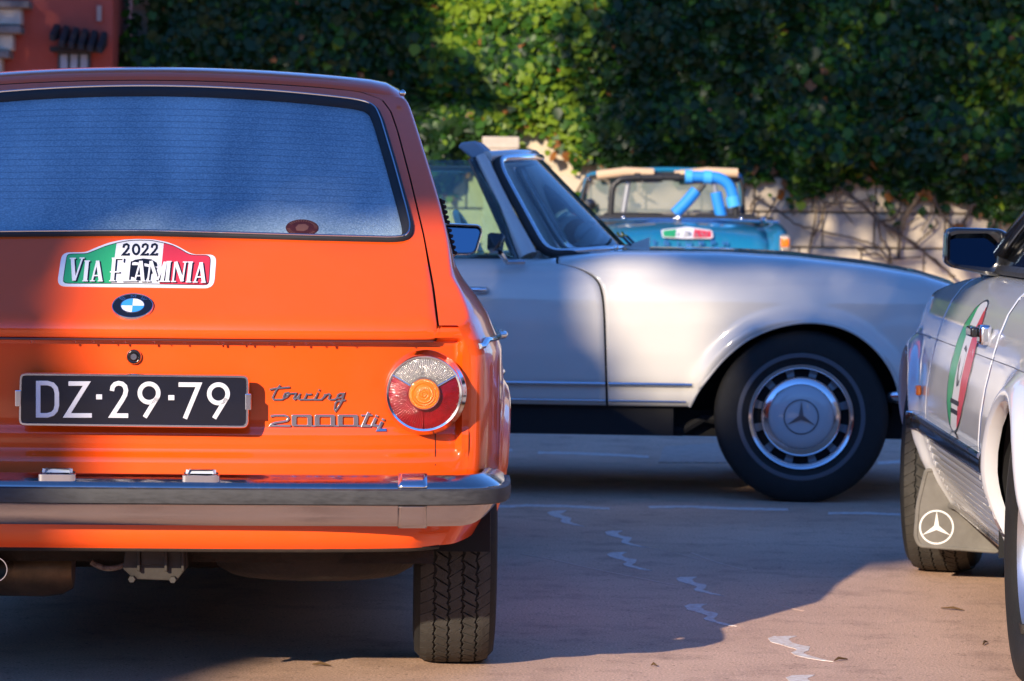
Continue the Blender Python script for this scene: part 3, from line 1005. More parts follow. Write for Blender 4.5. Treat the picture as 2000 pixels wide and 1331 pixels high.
pl.strokes([q], 9, pf, 0.0022, closed=True).strokes([[(307.5, 776), (283, 815.5)]], 9, pf, 0.0022)
pl.strokes([q2], 9, pf, 0.0022, closed=True).strokes([[(443, 777.5), (418.5, 817.5)]], 9, pf, 0.0022)
pl.strokes([[(349, 751.5), (389, 751.8), (361.5, 818)]], 9, pf, 0.0022)
pl.build('plate_characters', mat('plate_white', (0.66, 0.66, 0.70), rough=0.4, coat=0.2), plate, smooth=False, mods=[('BEVEL', dict(width=0.0006, segments=1, limit_method='ANGLE'))])
for x0, x1, yy in ((30, 42, 778), (479, 491, 785)):
    MB().poly([(x0, yy - 16), (x1, yy - 16), (x1, yy + 16), (x0, yy + 16)], lambda a, b, h: plate_px(a, b, h), -0.02, 0.0085).build('plate_clip', M_CHROME, plate, smooth=False, mods=[('BEVEL', dict(width=0.002, segments=2))])

# --- chrome scripts: traced at 7.407 times the photograph from (510, 730)
def scr(u, v_, h):
    return rp(510 + u / 7.407, 730 + v_ / 7.407, 0.0012 + h)
T = MB()
tou = [[(275, 165), (215, 240), (165, 345), (185, 376), (300, 374), (345, 345), (405, 290), (395, 274), (345, 284), (322, 330), (335, 352), (372, 335), (410, 288), (505, 283), (468, 360), (485, 374), (525, 340), (570, 285)],
       [(555, 320), (535, 362), (560, 376), (620, 372), (640, 340), (660, 292), (680, 302), (735, 294)], [(620, 376), (770, 372), (800, 320), (822, 270)], [(835, 250), (846, 226)],
       [(770, 376), (870, 374), (905, 340), (925, 292)], [(905, 345), (945, 300), (985, 292), (998, 308), (975, 362), (995, 376), (1060, 374), (1100, 350)],
       [(1205, 290), (1150, 285), (1112, 305), (1098, 340), (1125, 352), (1165, 335), (1205, 285), (1165, 400), (1120, 480), (1075, 540), (1060, 515), (1072, 430), (1100, 398), (1220, 380)]]
T.strokes(tou, 23, scr, 0.0035)
T.strokes([[(125, 230), (200, 212), (300, 205), (415, 195)]], 24, scr, 0.0038)
T.build('touring_script', M_CHROME, orange, smooth=False, mods=[('BEVEL', dict(width=0.0007, segments=2, limit_method='ANGLE'))])
T = MB()
T.strokes([[(138, 618), (200, 606), (340, 606), (385, 622), (398, 650), (375, 682), (300, 698), (200, 712), (150, 735), (135, 754), (430, 757)]], 30, scr, 0.0035)
for dx in (0, 334, 668):
    o_ = round_loop([(440 + dx, 592), (735 + dx, 594), (738 + dx, 766), (442 + dx, 764)], 64, 3)
    i_ = round_loop([(512 + dx, 626), (668 + dx, 628), (668 + dx, 742), (512 + dx, 740)], 64, 3)
    v, f = ring_mesh([(i_, 0), (i_, 0.0035), (o_, 0.0035), (o_, 0)], scr)
    T.add(v, f)
    T.strokes([[(725 + dx, 757), (790 + dx, 759)]], 26, scr, 0.0028)
T.strokes([[(1560, 560), (1532, 620), (1474, 755), (1590, 757)], [(1680, 600), (1668, 628)], [(1660, 640), (1612, 745), (1690, 757)], [(1775, 650), (1762, 680)], [(1752, 695), (1690, 815), (1815, 813)]], 42, scr, 0.0037)
T.strokes([[(1445, 605), (1612, 602)]], 26, scr, 0.0036)
T.build('model_script', M_CHROME, orange, smooth=False, mods=[('BEVEL', dict(width=0.0007, segments=2, limit_method='ANGLE'))])

# --- tail lights
M_LRED = mat('red_lens', (0.34, 0.001, 0.003), rough=0.10, coat=0.6, coat_rough=0.02, bump=0.25, bump_scale=330, var=0.65, var_scale=16)
M_LCLEAR = mat('clear_lens', (0.42, 0.38, 0.33), rough=0.14, coat=1.0, metal=0.35, coat_rough=0.03, bump=0.45, bump_scale=260, var=0.4, var_scale=60)
M_LAMB = mat('amber_lens', (0.78, 0.17, 0.001), rough=0.12, coat=1.0, coat_rough=0.04, bump=0.3, bump_scale=380)
c0 = rp(828, 767)
for sg in (1, -1):
    c = Vector((c0.x * sg, rear_y(c0.x, c0.z), c0.z))
    lamp = MB().lathe([(0.0945, 0.004), (0.0945, -0.006), (0.0925, -0.012), (0.0860, -0.024), (0.0835, -0.032), (0.0835, -0.044), (0.0815, -0.047), (0.0775, -0.046), (0.0765, -0.041)], c, 'Y', 72).build('tail_light', M_CHROME, orange)
    def lens(a0, a1, r0, r1, m, nm, n=60, rib=0.0009, freq=46):
        rr = []
        for i in range(9):
            r = r0 + (r1 - r0) * i / 8
            rr.append([(c.x + r * math.cos(a), c.y - 0.0435 - 0.012 * (1 - (r / 0.0775) ** 2) + rib * math.sin(a * freq) , c.z + r * math.sin(a)) for a in [a0 + (a1 - a0) * k / n for k in range(n + 1)]])
        return MB().grid(rr).build(nm, m, lamp, auto=0)
    lens(R(31), R(149), 0.036, 0.0768, M_LCLEAR, 'reversing_lens', 300, 0.0006, 96)
    lens(R(151), R(269.3), 0.036, 0.0768, M_LRED, 'red_lens', 240, 0.00025, 80)
    lens(R(-89.3), R(29), 0.036, 0.0768, M_LRED, 'red_lens', 240, 0.0001, 80)
    for a in (30, 150):
        a = R(a)
        MB().tube([(c.x + r * math.cos(a), c.y - 0.046 - 0.012 * (1 - (r / 0.0775) ** 2), c.z + r * math.sin(a)) for r in (0.034, 0.05, 0.078)], 0.0022, 8).build('lens_divider', M_CHROME, lamp)
    MB().lathe([(0.0355, -0.046), (0.0355, -0.062), (0.0340, -0.065), (0.0318, -0.063)], c, 'Y', 48).build('lens_ring', M_CHROME, lamp)
    pr = [(0.0325 * k / 12, -0.064 - 0.006 * (1 - (k / 12) ** 2) + 0.0011 * math.sin(k * 2.6)) for k in range(12, 0, -1)] + [(0.0001, -0.070)]
    MB().lathe(pr, c, 'Y', 48).build('indicator_lens', M_LAMB, lamp)

# --- bumper
def bpath():
    p = [(0, -0.118), (0.25, -0.116), (0.50, -0.108), (0.62, -0.100), (0.70, -0.088), (0.744, -0.068), (0.774, -0.038), (0.793, 0.004), (0.803, 0.070), (0.808, 0.150), (0.810, 0.240), (0.811, 0.30)]
    h = spline(p, 6)
    return [Vector((-q.x, q.y)) for q in h[:0:-1]] + h
BP = bpath()
def bsweep(prof_fn, s0=None, s1=None, out=0.0):
    rows = []
    n = len(BP)
    for i, p in enumerate(BP):
        if s0 is not None and not (s0 <= p.x <= s1 and p.y < 0.0):
            continue
        t = BP[min(i + 1, n - 1)] - BP[max(i - 1, 0)]
        t.normalize()
        nn = Vector((t.y, -t.x))
        k = smoothstep(-0.09, 0.03, p.y)
        rows.append([Vector((p.x + nn.x * (a + out), p.y + nn.y * (a + out), z)) for a, z in prof_fn(k)])
    return rows
bump = MB().grid(bsweep(lambda k: [(-0.050, 0.494), (-0.046, 0.4985), (-0.036, 0.4975), (-0.014, 0.4835), (-0.003, 0.4765), (0.000, 0.472), (0.000, 0.436 + 0.004 * k), (-0.004, 0.432 + 0.010 * k), (-0.010, 0.412 + 0.022 * k),
                                   (-0.018, 0.395 + 0.034 * k), (-0.026, 0.3895 + 0.036 * k), (-0.050, 0.391 + 0.036 * k)])).build('bumper', M_CHROME_WORN, orange, auto=35)
MB().grid(bsweep(lambda k: [(-0.002, 0.4722), (0.008, 0.4718), (0.012, 0.4690), (0.0135, 0.455), (0.012, 0.4395), (0.008, 0.4367), (-0.002, 0.4363)])).build('rubber_strip', M_GREYRUB, bump, auto=35)
for sx in (1, -1):
    x0, x1 = sorted((sx * 0.572, sx * 0.634))
    rr = []
    for x in np.linspace(x0, x1, 7):
        yb = interp(abs(x), [0, 0.25, 0.5, 0.62, 0.7], [-0.118, -0.116, -0.108, -0.1, -0.088])
        e = 0.003
        rr.append([Vector((x, yb - a - e, z)) for a, z in [(-0.050, 0.497), (-0.046, 0.5022), (-0.036, 0.5012), (-0.014, 0.487), (-0.003, 0.4798), (0.0, 0.474)]])
    MB().grid(rr).build('bumper_clamp', M_CHROME, bump, auto=35, mods=[('SOLIDIFY', dict(thickness=0.002, offset=0))])
    rr = []
    for x in np.linspace(x0, x1, 7):
        yb = interp(abs(x), [0, 0.25, 0.5, 0.62, 0.7], [-0.118, -0.116, -0.108, -0.1, -0.088])
        rr.append([Vector((x, yb - a - 0.003, z)) for a, z in [(0.0, 0.4350), (-0.004, 0.431), (-0.010, 0.411), (-0.018, 0.393), (-0.026, 0.3865), (-0.050, 0.388)]])
    MB().grid(rr).build('bumper_clamp', M_CHROME_WORN, bump, auto=35, mods=[('SOLIDIFY', dict(thickness=0.002, offset=0))])
# plate lamps on the bumper
for px in (113, 393):
    p = OF.plane(px, 942, 1, -0.085)
    hs = MB()
    lo = round_loop([(p.x - 0.041, -0.104), (p.x + 0.041, -0.104), (p.x + 0.036, -0.062), (p.x - 0.036, -0.062)], 48, 2)
    lo2 = offset_loop(lo, 0.006)
    lo3 = offset_loop(lo, 0.012)
    v, f = ring_mesh([(lo, 0.478), (lo, 0.497), (lo2, 0.501), (lo3, 0.5005)], lambda a, b, h: Vector((a, b, h)))
    pl_ = obj('plate_lamp', v, f, M_CHROME, orange)
    v, f = ring_mesh([(lo3, 0.500), (offset_loop(lo, 0.016), 0.509)], lambda a, b, h: Vector((a, b, h)))
    f.append(tuple(range(48, 96)))
    obj('lamp_glass', v, f, mat('lamp_glass', (0.55, 0.6, 0.68), rough=0.15, coat=1.0), pl_)
    for s_ in (-1, 1):
        MB().lathe([(0.004, 0), (0.004, 0.003), (0.0001, 0.004)], (p.x + s_ * 0.033, -0.083, 0.4995), 'Z', 14).build('lamp_screw', M_STEEL, pl_)

# --- underside: silencer, tail pipe, towing eye, bracket, spare wheel well, floor
mfl = MB()
pc = OF.plane(20, 1108, 1, 0.20)
prof = [(0.0001, -0.17), (0.044, -0.17), (0.056, -0.16), (0.063, -0.14), (0.066, 0.09), (0.061, 0.132), (0.047, 0.156), (0.0001, 0.160)]
mfl.lathe(prof, (pc.x - 0.02, 0.24, pc.z - 0.004), 'X', 40)
mfl.build('silencer', mat('silencer_metal', (0.20, 0.13, 0.07), rough=0.42, metal=0.6, var=0.6, var_scale=14), orange)
tp_ = OF.plane(4, 1110, 1, 0.10)
pipe = MB().lathe([(0.023, 0.12), (0.0275, 0.10), (0.0275, -0.03), (0.0255, -0.03), (0.0245, 0.10)], (tp_.x - 0.012, 0.10, tp_.z), 'Y', 40)
pipe.build('tail_pipe', M_CHROME, orange)
hk = [OF.plane(px, py, 1, 0.08) for px, py in [(178, 1098), (188, 1104), (205, 1110), (222, 1110), (240, 1105), (255, 1098)]]
MB().tube(spline(hk, 4), 0.0062, 10).build('towing_eye', M_RUST, orange)
br = MB()
def bp_(px, py, h=0.0):
    p = OF.plane(px, py, 1, 0.06)
    return Vector((p.x, p.y - h, p.z))
br.poly([(245, 1068), (365, 1070), (366, 1108), (345, 1135), (262, 1132), (240, 1112)], lambda a, b, h: bp_(a, b, h), -0.03, 0.0)
br.poly([(275, 1068), (325, 1068), (325, 1104), (275, 1103)], lambda a, b, h: bp_(a, b, h), 0, 0.008)
for x in (272, 325, 358):
    br.poly([(x - 3, 1068), (x + 3, 1068), (x + 3, 1115), (x - 3, 1115)], lambda a, b, h: bp_(a, b, h), 0, 0.016)
brk = br.build('towing_bracket', M_STEEL, orange, smooth=False, mods=[('BEVEL', dict(width=0.002, segments=2, limit_method='ANGLE'))])
for x, y in ((258, 1131), (338, 1132)):
    p = bp_(x, y, 0.0)
    MB().lathe([(0.0085, 0.01), (0.0085, -0.010), (0.007, -0.012), (0.0001, -0.012)], p, 'Y', 6).build('bolt', mat('zinc_bolt', (0.06, 0.055, 0.05), rough=0.5, metal=0.4), brk, smooth=False)
wc = OF.plane(615, 1100, 1, 0.30)
well = MB().lathe([(0.245, 0.36), (0.240, 0.30), (0.222, 0.262), (0.195, 0.246), (0.06, 0.240), (0.0001, 0.240)], (wc.x, 0.33, 0.0), 'Z', 56)
well.build('spare_wheel_well', M_UNDER, orange)
# floor: a dark pan so that no daylight comes through the car
MB().box((0, 2.05, 0.35), (1.30, 3.9, 0.12)).box((0, 2.1, 0.27), (0.9, 2.6, 0.14)).box((0, 0.66, 0.33), (1.0, 0.10, 0.08)).build('floor_pan', M_UNDER, orange, smooth=False)
# --- wheels with tread blocks
def tread(mb, c, Rr, wd, n=58, cols=5, h=0.007):
    hw = wd / 2 * 0.86
    pitch = 2 * math.pi * Rr / n
    xb = np.linspace(-hw, hw, cols + 1)
    def P(x, s, up):
        a = s / Rr
        r = Rr + up - 0.010 * (abs(x) / hw) ** 4
        return Vector((c[0] + x, c[1] + r * math.cos(a), c[2] + r * math.sin(a)))
    g, gs = 0.0016, 0.0009
    for k in range(cols):
        sg = 1 if k % 2 else -1
        for i in range(n):
            s0 = i * pitch + (k * 0.37 % 1) * pitch
            l, r_ = xb[k] + gs, xb[k + 1] - gs
            z1 = 0.006 if 0 < k else 0.0
            z2 = 0.006 if k < cols - 1 else 0.0
            sk = sg * pitch * 0.62
            poly = [(l, s0 + g - sk / 2), (l + z1, s0 + pitch * 0.5 - sk / 2), (l, s0 + pitch - g - sk / 2), ((l + r_) / 2 + 0.002, s0 + pitch - g), (r_, s0 + pitch - g + sk / 2), (r_ + 0, s0 + pitch * 0.55 + sk / 2), (r_ - z2 * 0.6, s0 + pitch * 0.45 + sk / 2), (r_, s0 + g + sk / 2), ((l + r_) / 2 - 0.002, s0 + g)]
            top = [P(x, s, 0) for x, s in poly]
            bot = [P(x, s, -h) for x, s in poly]
            m = len(poly)
            mb.add(top + bot, [tuple(range(m))] + [(a, m + a, m + (a + 1) % m, (a + 1) % m) for a in range(m)])
    return mb

def wheel_orange(cx, cy, full):
    Rr = 0.300
    tw = MB().lathe([(r - (0.0065 if r > Rr - 0.02 else 0), h) for r, h in tyre_prof(Rr, 0.188, 0.175)], (cx, cy, Rr - 0.004), 'X', 80).build('wheel', M_TYRE, orange)
    if full:
        tb = tread(MB(), (cx, cy, Rr - 0.004), Rr, 0.188).build('tread', M_TREAD, tw, smooth=False, recalc=False)
        tag(tb, kind='stuff')
    s = 1 if cx > 0 else -1
    MB().lathe([(0.172, -0.06 * s), (0.176, 0.068 * s), (0.160, 0.060 * s), (0.150, 0.03 * s), (0.06, 0.045 * s), (0.0001, 0.055 * s)], (cx, cy, Rr - 0.004), 'X', 48).build('rim', mat('rim_silver', (0.45, 0.45, 0.47), rough=0.35, metal=0.8), tw)
    return tw
tpx = OF.plane(885, 1290, 1, 0.66).x
for sx in (1, -1):
    wheel_orange(sx * tpx, 0.66, True)
    wheel_orange(sx * tpx, 3.16, False)
    MB().lathe([(0.30, -0.14 * sx), (0.345, -0.14 * sx), (0.345, 0.08 * sx)], (sx * 0.70, 0.66, 0.295), 'X', 32, 0, math.pi).build('wheel_housing', M_BLACK, orange)
# --- side: chrome trim along the belt, door handle, mirror, roof vents, windows
for sg in (1, -1):
    pts = []
    for y in [0.02, 0.04, 0.07, 0.11, 0.16, 0.25, 0.4, 0.7, 1.1, 1.6, 2.2, 2.8, 3.4, 3.8]:
        x = side_x(y, 0.782)
        pts.append((sg * (x + 0.003), y + bow(x), 0.782 - (0.012 if y < 0.05 else 0)))
    MB().tube(pts, [0.009] * 3 + [0.0075] * 11, 10, squash=0.75).build('belt_trim', M_CHROME, orange)
    MB().tube([(sg * 0.806, 1.42, 0.745), (sg * 0.838, 1.44, 0.747), (sg * 0.842, 1.50, 0.747), (sg * 0.836, 1.58, 0.747), (sg * 0.806, 1.60, 0.745)], 0.010, 10).build('door_handle', M_CHROME, orange)
    MB().tube([(sg * 0.806, 1.30, 0.655), (sg * 0.826, 1.30, 0.655), (sg * 0.830, 1.34, 0.655), (sg * 0.826, 1.38, 0.655), (sg * 0.806, 1.38, 0.655)], 0.011, 10).build('side_catch', M_CHROME, orange)
    # slatted vents on the rear pillar
    for (pa, pb) in (((856, 392), (870, 432)), ((872, 448), (884, 492))):
        vb = None
        for k in range(5):
            t = k / 4
            px, py = pa[0] + (pb[0] - pa[0]) * t, pa[1] + (pb[1] - pa[1]) * t
            p = OF.plane(px, py, 1, 0.62)
            zz = p.z
            xx = side_x(0.62, zz) * 0.998 + 0.001
            sl = MB().box((sg * xx, 0.62 + 0.045, zz), (0.030, 0.09, 0.0085), Matrix.Rotation(R(16 * sg), 3, 'Y'))
            if vb is None:
                zc_ = OF.plane((pa[0] + pb[0]) / 2, (pa[1] + pb[1]) / 2, 1, 0.62).z
                xc_ = side_x(0.62, zc_)
                vb = MB().box((sg * (xc_ + 0.001), 0.665, zc_), (0.012, 0.095, 0.058), Matrix.Rotation(R(-16 * sg), 3, 'Y')).build('pillar_vent', M_BLACK, orange, smooth=False)
            sl.build('slat', M_RUBBER, vb, smooth=False, mods=[('BEVEL', dict(width=0.002, segments=1))])
    # side windows, just outside the shell
    rr = []
    for z in np.linspace(0.955, 1.31, 8):
        rr.append([Vector((sg * (side_x(1.5, z) + 0.0025), y, z)) for y in np.linspace(0.98 + (z - 0.95) * 0.35, 2.58 - (z - 0.95) * 1.15, 12)])
    MB().grid(rr).build('side_window', M_BLACKGLOSS, orange)
# windscreen
rr = []
for t in np.linspace(0.05, 0.93, 8):
    y = 2.12 + 0.62 * t
    rr.append([Vector((x, y + bow(x) * 0.6, topz(x, y) + 0.004)) for x in np.linspace(-0.50, 0.50, 13)])
MB().grid(rr).build('windscreen', M_BLACKGLOSS, orange)
# round clip at the roof corner
cp = OF.plane(786, 182, 1, 0.80)
MB().lathe([(0.0001, -0.008), (0.006, -0.006), (0.008, 0.0), (0.006, 0.006), (0.0001, 0.008)], cp, 'X', 20).build('roof_clip', M_CHROME, orange)
# door mirrors
M_MIRROR = mat('mirror_glass', (0.10, 0.16, 0.22), rough=0.03, metal=1.0)
for sg in (1, -1):
    ym = 2.25
    lp = [OF.plane(px, py, 1, ym) for px, py in [(868, 437), (936, 440), (942, 450), (930, 492), (920, 497), (872, 497), (856, 488), (858, 445)]]
    lp2 = round_loop([(p.x, p.z) for p in lp], 60, 2)
    mv = lambda a, b, h: Vector((sg * a, ym + h, b))
    v, f = ring_mesh([(offset_loop(lp2, 0.005), 0.001), (offset_loop(lp2, 0.003), -0.004), (lp2, -0.004), (offset_loop(lp2, -0.002), 0.004), (lp2, 0.02), (offset_loop(lp2, 0.02), 0.045)], mv)
    f.append(tuple(5 * 60 + k for k in range(60)))
    dm = obj('door_mirror', v, f, M_CHROME, orange)
    MB().poly(offset_loop(lp2, 0.004), lambda a, b, h: mv(a, b, h + (b - lp[4].z) * 0.20 + 0.001), 0.004, 0.0).build('mirror_face', M_MIRROR, dm, smooth=False)
    xc = sum(p.x for p in lp) / len(lp)
    MB().tube([(sg * xc, ym + 0.03, lp[4].z + 0.03), (sg * (xc - 0.03), ym + 0.06, 0.93), (sg * 0.70, ym + 0.08, 0.90)], 0.009, 8).build('mirror_arm', M_CHROME, dm)
# ================================================================== the white roadster standing across, seen from its right side
WYAW = R(-90 - 4.5)
_n = Matrix.Rotation(WYAW, 3, 'Z') @ Vector((0.86, 0, 0))
WF = Frame((1.086 - _n.x, 11.87 - _n.y, 0.0), WYAW)
roadster = root('white_roadster', WF, 'cream white open roadster parked crosswise behind the orange car', 'car')
def wpx(px, py, x=0.862):
    p = WF.plane(px, py, 0, x)
    return Vector((p.y, p.z))

WZ = [0.345, 0.36, 0.385, 0.425, 0.432, 0.45, 0.55, 0.66, 0.75, 0.80, 0.818, 0.824, 0.832, 0.86, 0.90, 0.94]
WX = [0.830, 0.842, 0.850, 0.853, 0.862, 0.866, 0.874, 0.876, 0.871, 0.863, 0.858, 0.854, 0.850, 0.843, 0.828, 0.80]
def w_side(y, z):
    x = interp(z, WZ, WX)
    if y > 0.30:
        x -= 0.22 * ((y - 0.30) / 0.55) ** 2
    if y < -2.6:
        x -= 0.30 * ((-2.6 - y) / 0.8) ** 2
    for ya in (0.0, -2.40):
        r = math.hypot((y - ya) * 0.93, z - 0.313)
        x += 0.026 * math.exp(-((r - 0.372) / 0.030) ** 2)
    return x
def w_top(y):
    return interp(y, [-3.3, -2.9, -2.4, -1.6, -0.98, -0.90, -0.71, -0.32, -0.03, 0.255, 0.446, 0.58, 0.70, 0.80], [0.74, 0.84, 0.895, 0.905, 0.908, 0.915, 0.932, 0.933, 0.919, 0.889, 0.858, 0.818, 0.755, 0.66])
def w_q(y, v):
    zS = w_top(y) - 0.075
    if v <= zS:
        return (w_side(y, v), y, v)
    th = min(math.pi / 2, (v - zS) / 0.11 * math.pi / 2)
    return (w_side(y, zS) - 0.15 * (1 - math.cos(th)), y, zS + 0.075 * math.sin(th))
def w_edge(y):
    return w_top(y) - 0.075 + 0.11
door_edge = [wpx(1185, 793), wpx(1184, 740), wpx(1182, 660), wpx(1180, 610), wpx(1176, 575), wpx(1168, 552), wpx(1150, 536), wpx(1120, 523), wpx(1085, 515)]
door_edge = spline([(p.x, p.y) for p in door_edge], 5)
arch_px = [(1347, 795), (1362, 766), (1385, 735), (1415, 700), (1455, 667), (1500, 645), (1545, 633), (1585, 630), (1630, 636), (1670, 652), (1705, 678), (1732, 710), (1750, 745), (1763, 795)]
arch = [wpx(*p) for p in arch_px]
gap = 0.0045
# fender
B_ = [Vector((door_edge[0].x + gap, 0.356))] + [Vector((a.x, max(0.356, a.y))) for a in arch] + [Vector((0.50, 0.36)), Vector((0.78, 0.40))]
B_ = [B_[0].lerp(B_[1], k / 12) for k in range(12)] + B_[1:]
yf = door_edge[-1].x
T_ = [Vector((y, w_edge(y))) for y in np.linspace(yf + gap, 0.78, 60)]
L_ = [Vector((p.x + gap, p.y)) for p in door_edge] + [Vector((yf + gap, w_edge(yf + gap)))]
R_ = [Vector((0.78, 0.40)), Vector((0.78, w_edge(0.78)))]
patch('front_fender', coons(B_, T_, L_, R_, 110, 44), w_q, M_WHITE, roadster, 0.03, (-1, 0, 0), auto=0)
# door
DB = [Vector((-2.02, 0.356)), Vector((door_edge[0].x - gap, 0.356))]
DT = [Vector((y, w_edge(y) - 0.03)) for y in np.linspace(-2.02, yf - gap, 20)]
patch('door', coons(DB, DT, [Vector((-2.02, 0.356)), Vector((-2.02, w_edge(-2.02) - 0.03))], [Vector((p.x - gap, p.y)) for p in door_edge] + [Vector((yf - gap, w_edge(yf) - 0.03))], 50, 40), w_q, M_WHITE, roadster, 0.02, (-1, 0, 0), auto=0)
# rear quarter with its arch
QB = [Vector((-3.25, 0.42))] + [Vector((-2.40 + 0.40 * math.cos(a), 0.345 + 0.335 * math.sin(a))) for a in np.linspace(math.pi, 0, 16)] + [Vector((-2.02 - gap, 0.356))]
QB[1].y = QB[16].y = 0.36
QT = [Vector((y, w_edge(y))) for y in np.linspace(-3.25, -2.02 - gap, 20)]
patch('rear_quarter', coons(QB, QT, [Vector((-3.25, 0.42)), Vector((-3.25, w_edge(-3.25)))], [Vector((-2.02 - gap, 0.356)), Vector((-2.02 - gap, w_edge(-2.02)))], 50, 30), w_q, M_WHITE, roadster, 0.02, (-1, 0, 0), auto=0)
# far side, one skin
rows = []
for y in np.linspace(-3.25, 0.78, 40):
    rows.append([Vector((-w_side(y, z), y, z)) for z in np.linspace(0.36, w_top(y) - 0.075, 12)] + [Vector((-w_q(y, w_top(y) - 0.075 + k)[0], y, w_q(y, w_top(y) - 0.075 + k)[2])) for k in (0.02, 0.045, 0.07, 0.09, 0.11)])
MB().grid(rows).build('far_side', M_WHITE, roadster, auto=0)
# bonnet and boot between the fenders
def deck(name, y0, y1, n):
    rows = []
    for y in np.linspace(y0, y1, n):
        xe = w_side(y, w_top(y) - 0.075) - 0.15
        rows.append([Vector((u * (xe - 0.0), y, w_top(y) + 0.012 * (1 - u * u) + 0.008 * smoothstep(0.99, 0.93, abs(u)) - 0.006)) for u in np.linspace(-1, 1, 41)])
    return MB().grid(rows).build(name, M_WHITE, roadster, auto=0)
bonnet = deck('bonnet', -0.69, 0.78, 40)
deck('boot_lid', -3.25, -2.15, 16)
# cowl in front of the screen
rows = []
for y in np.linspace(-1.0, -0.693, 8):
    rows.append([Vector((u * 0.70, y, w_top(y) + 0.012 * (1 - u * u) - 0.004)) for u in np.linspace(-1, 1, 15)])
MB().grid(rows).build('cowl', M_WHITE, roadster, auto=0)
end_face('nose', w_side, 0.78, list(np.linspace(0.38, w_top(0.78), 14)), 1, 0.10, M_WHITE, roadster)
end_face('tail', w_side, -3.25, list(np.linspace(0.40, w_top(-3.25), 14)), -1, 0.10, M_WHITE, roadster)
for sg in (1, -1):
    MB().lathe([(0.001, 0.16), (0.07, 0.13), (0.088, 0.06), (0.088, -0.05)], (sg * 0.58, 0.78, 0.56), 'Y', 28).build('headlight', M_LCLEAR, roadster)
MB().box((0, 0.89, 0.56), (0.62, 0.02, 0.16)).build('grille', M_BLACKGLOSS, roadster, smooth=False)
# dark underbody and inner wheel housings
MB().box((0, -1.28, 0.37), (1.62, 1.60, 0.26)).box((0, -1.20, 0.28), (1.30, 4.0, 0.10)).box((0, 0.1, 0.55), (1.0, 1.2, 0.5)).box((0, -2.5, 0.55), (1.0, 1.3, 0.5)).build('underbody', M_BLACK, roadster, smooth=False)
for ya in (0.0, -2.4):
    for sg in (1, -1):
        MB().lathe([(0.44, -0.15), (0.44, 0.13)], (sg * 0.68, ya, 0.325), 'X', 40, R(6), R(174)).lathe([(0.44, 0), (0.0001, 0)], (sg * 0.52, ya, 0.325), 'X', 24, 0, math.pi).build('wheel_housing', M_BLACK, roadster)
lo = [wpx(1000, 850), wpx(1330, 858), wpx(1372, 832), wpx(1394, 836)]
MB().tube([(0.70, p.x, p.y + 0.02) for p in lo], 0.02, 8).build('brake_line_guard', M_BLACK, roadster)
# chrome trim strips
def strip(name, y0, y1, z, r, x_out, m, sq=0.8):
    return MB().tube([(w_side(y, z) + x_out, y, z) for y in np.linspace(y0, y1, 30)], r, 10, squash=sq).build(name, m, roadster)
ye = door_edge[0].x
strip('sill_trim', -2.0, ye - 0.006, 0.437, 0.0095, 0.002, M_CHROME)
strip('sill_trim', ye + 0.006, -0.405, 0.437, 0.0095, 0.002, M_CHROME)
strip('sill_bead', -2.0, ye - 0.006, 0.372, 0.005, 0.002, M_CHROME)
strip('sill_bead', ye + 0.006, -0.43, 0.372, 0.005, 0.002, M_CHROME)
# rolled arch lip
ap = spline([(a.x, a.y) for a in arch], 4)
MB().tube([(w_side(p.x, p.y) - 0.004, p.x, max(0.352, p.y) + 0.002) for p in ap], 0.007, 8).build('arch_lip', M_WHITE, roadster)
# door handle and key
hp = wpx(936, 566, 0.88)
MB().tube([(0.872, hp.x - 0.10, hp.y), (0.900, hp.x - 0.085, hp.y), (0.905, hp.x, hp.y), (0.902, hp.x + 0.02, hp.y), (0.872, hp.x + 0.026, hp.y)], 0.011, 10).build('door_handle', M_CHROME, roadster)

# windscreen
def ws(a, b, off=0.0):
    x = a * (0.665 - 0.105 * b)
    y = (-0.690 - 0.285 * a * a) * (1 - b) + (-1.05 - 0.135 * a * a) * b
    z = (0.940 - 0.018 * a * a) * (1 - b) + (1.300 - 0.018 * a * a) * b
    return Vector((x, y, z)) + Vector((a * 0.75, 0.62, 0.35)).normalized() * off
rows = [[ws(a, b) for a in np.linspace(-1, 1, 33)] for b in np.linspace(0.02, 0.985, 14)]
screen = MB().grid(rows).build('windscreen', glass('screen_glass', (0.88, 0.95, 0.95), alpha=0.05), roadster)
loop = [ws(-1 + 2 * k / 40, 0.0) for k in range(41)] + [ws(1, k / 12) for k in range(1, 12)] + [ws(0.99, 0.97)] + [ws(1 - 2 * k / 40, 1.0) for k in range(1, 40)] + [ws(-0.99, 0.97)] + [ws(-1, 1 - k / 12) for k in range(1, 12)]
for _ in range(3):
    loop = [(loop[i - 1] + loop[i] * 2 + loop[(i + 1) % len(loop)]) / 4 for i in range(len(loop))]
MB().tube(loop, 0.015, 10, closed=True).build('screen_bezel', M_CHROME, screen)
MB().tube([p + Vector((p.x * 0.03, -0.012, -0.004)) for p in loop], 0.017, 8, closed=True).build('screen_rubber', M_RUBBER, screen)
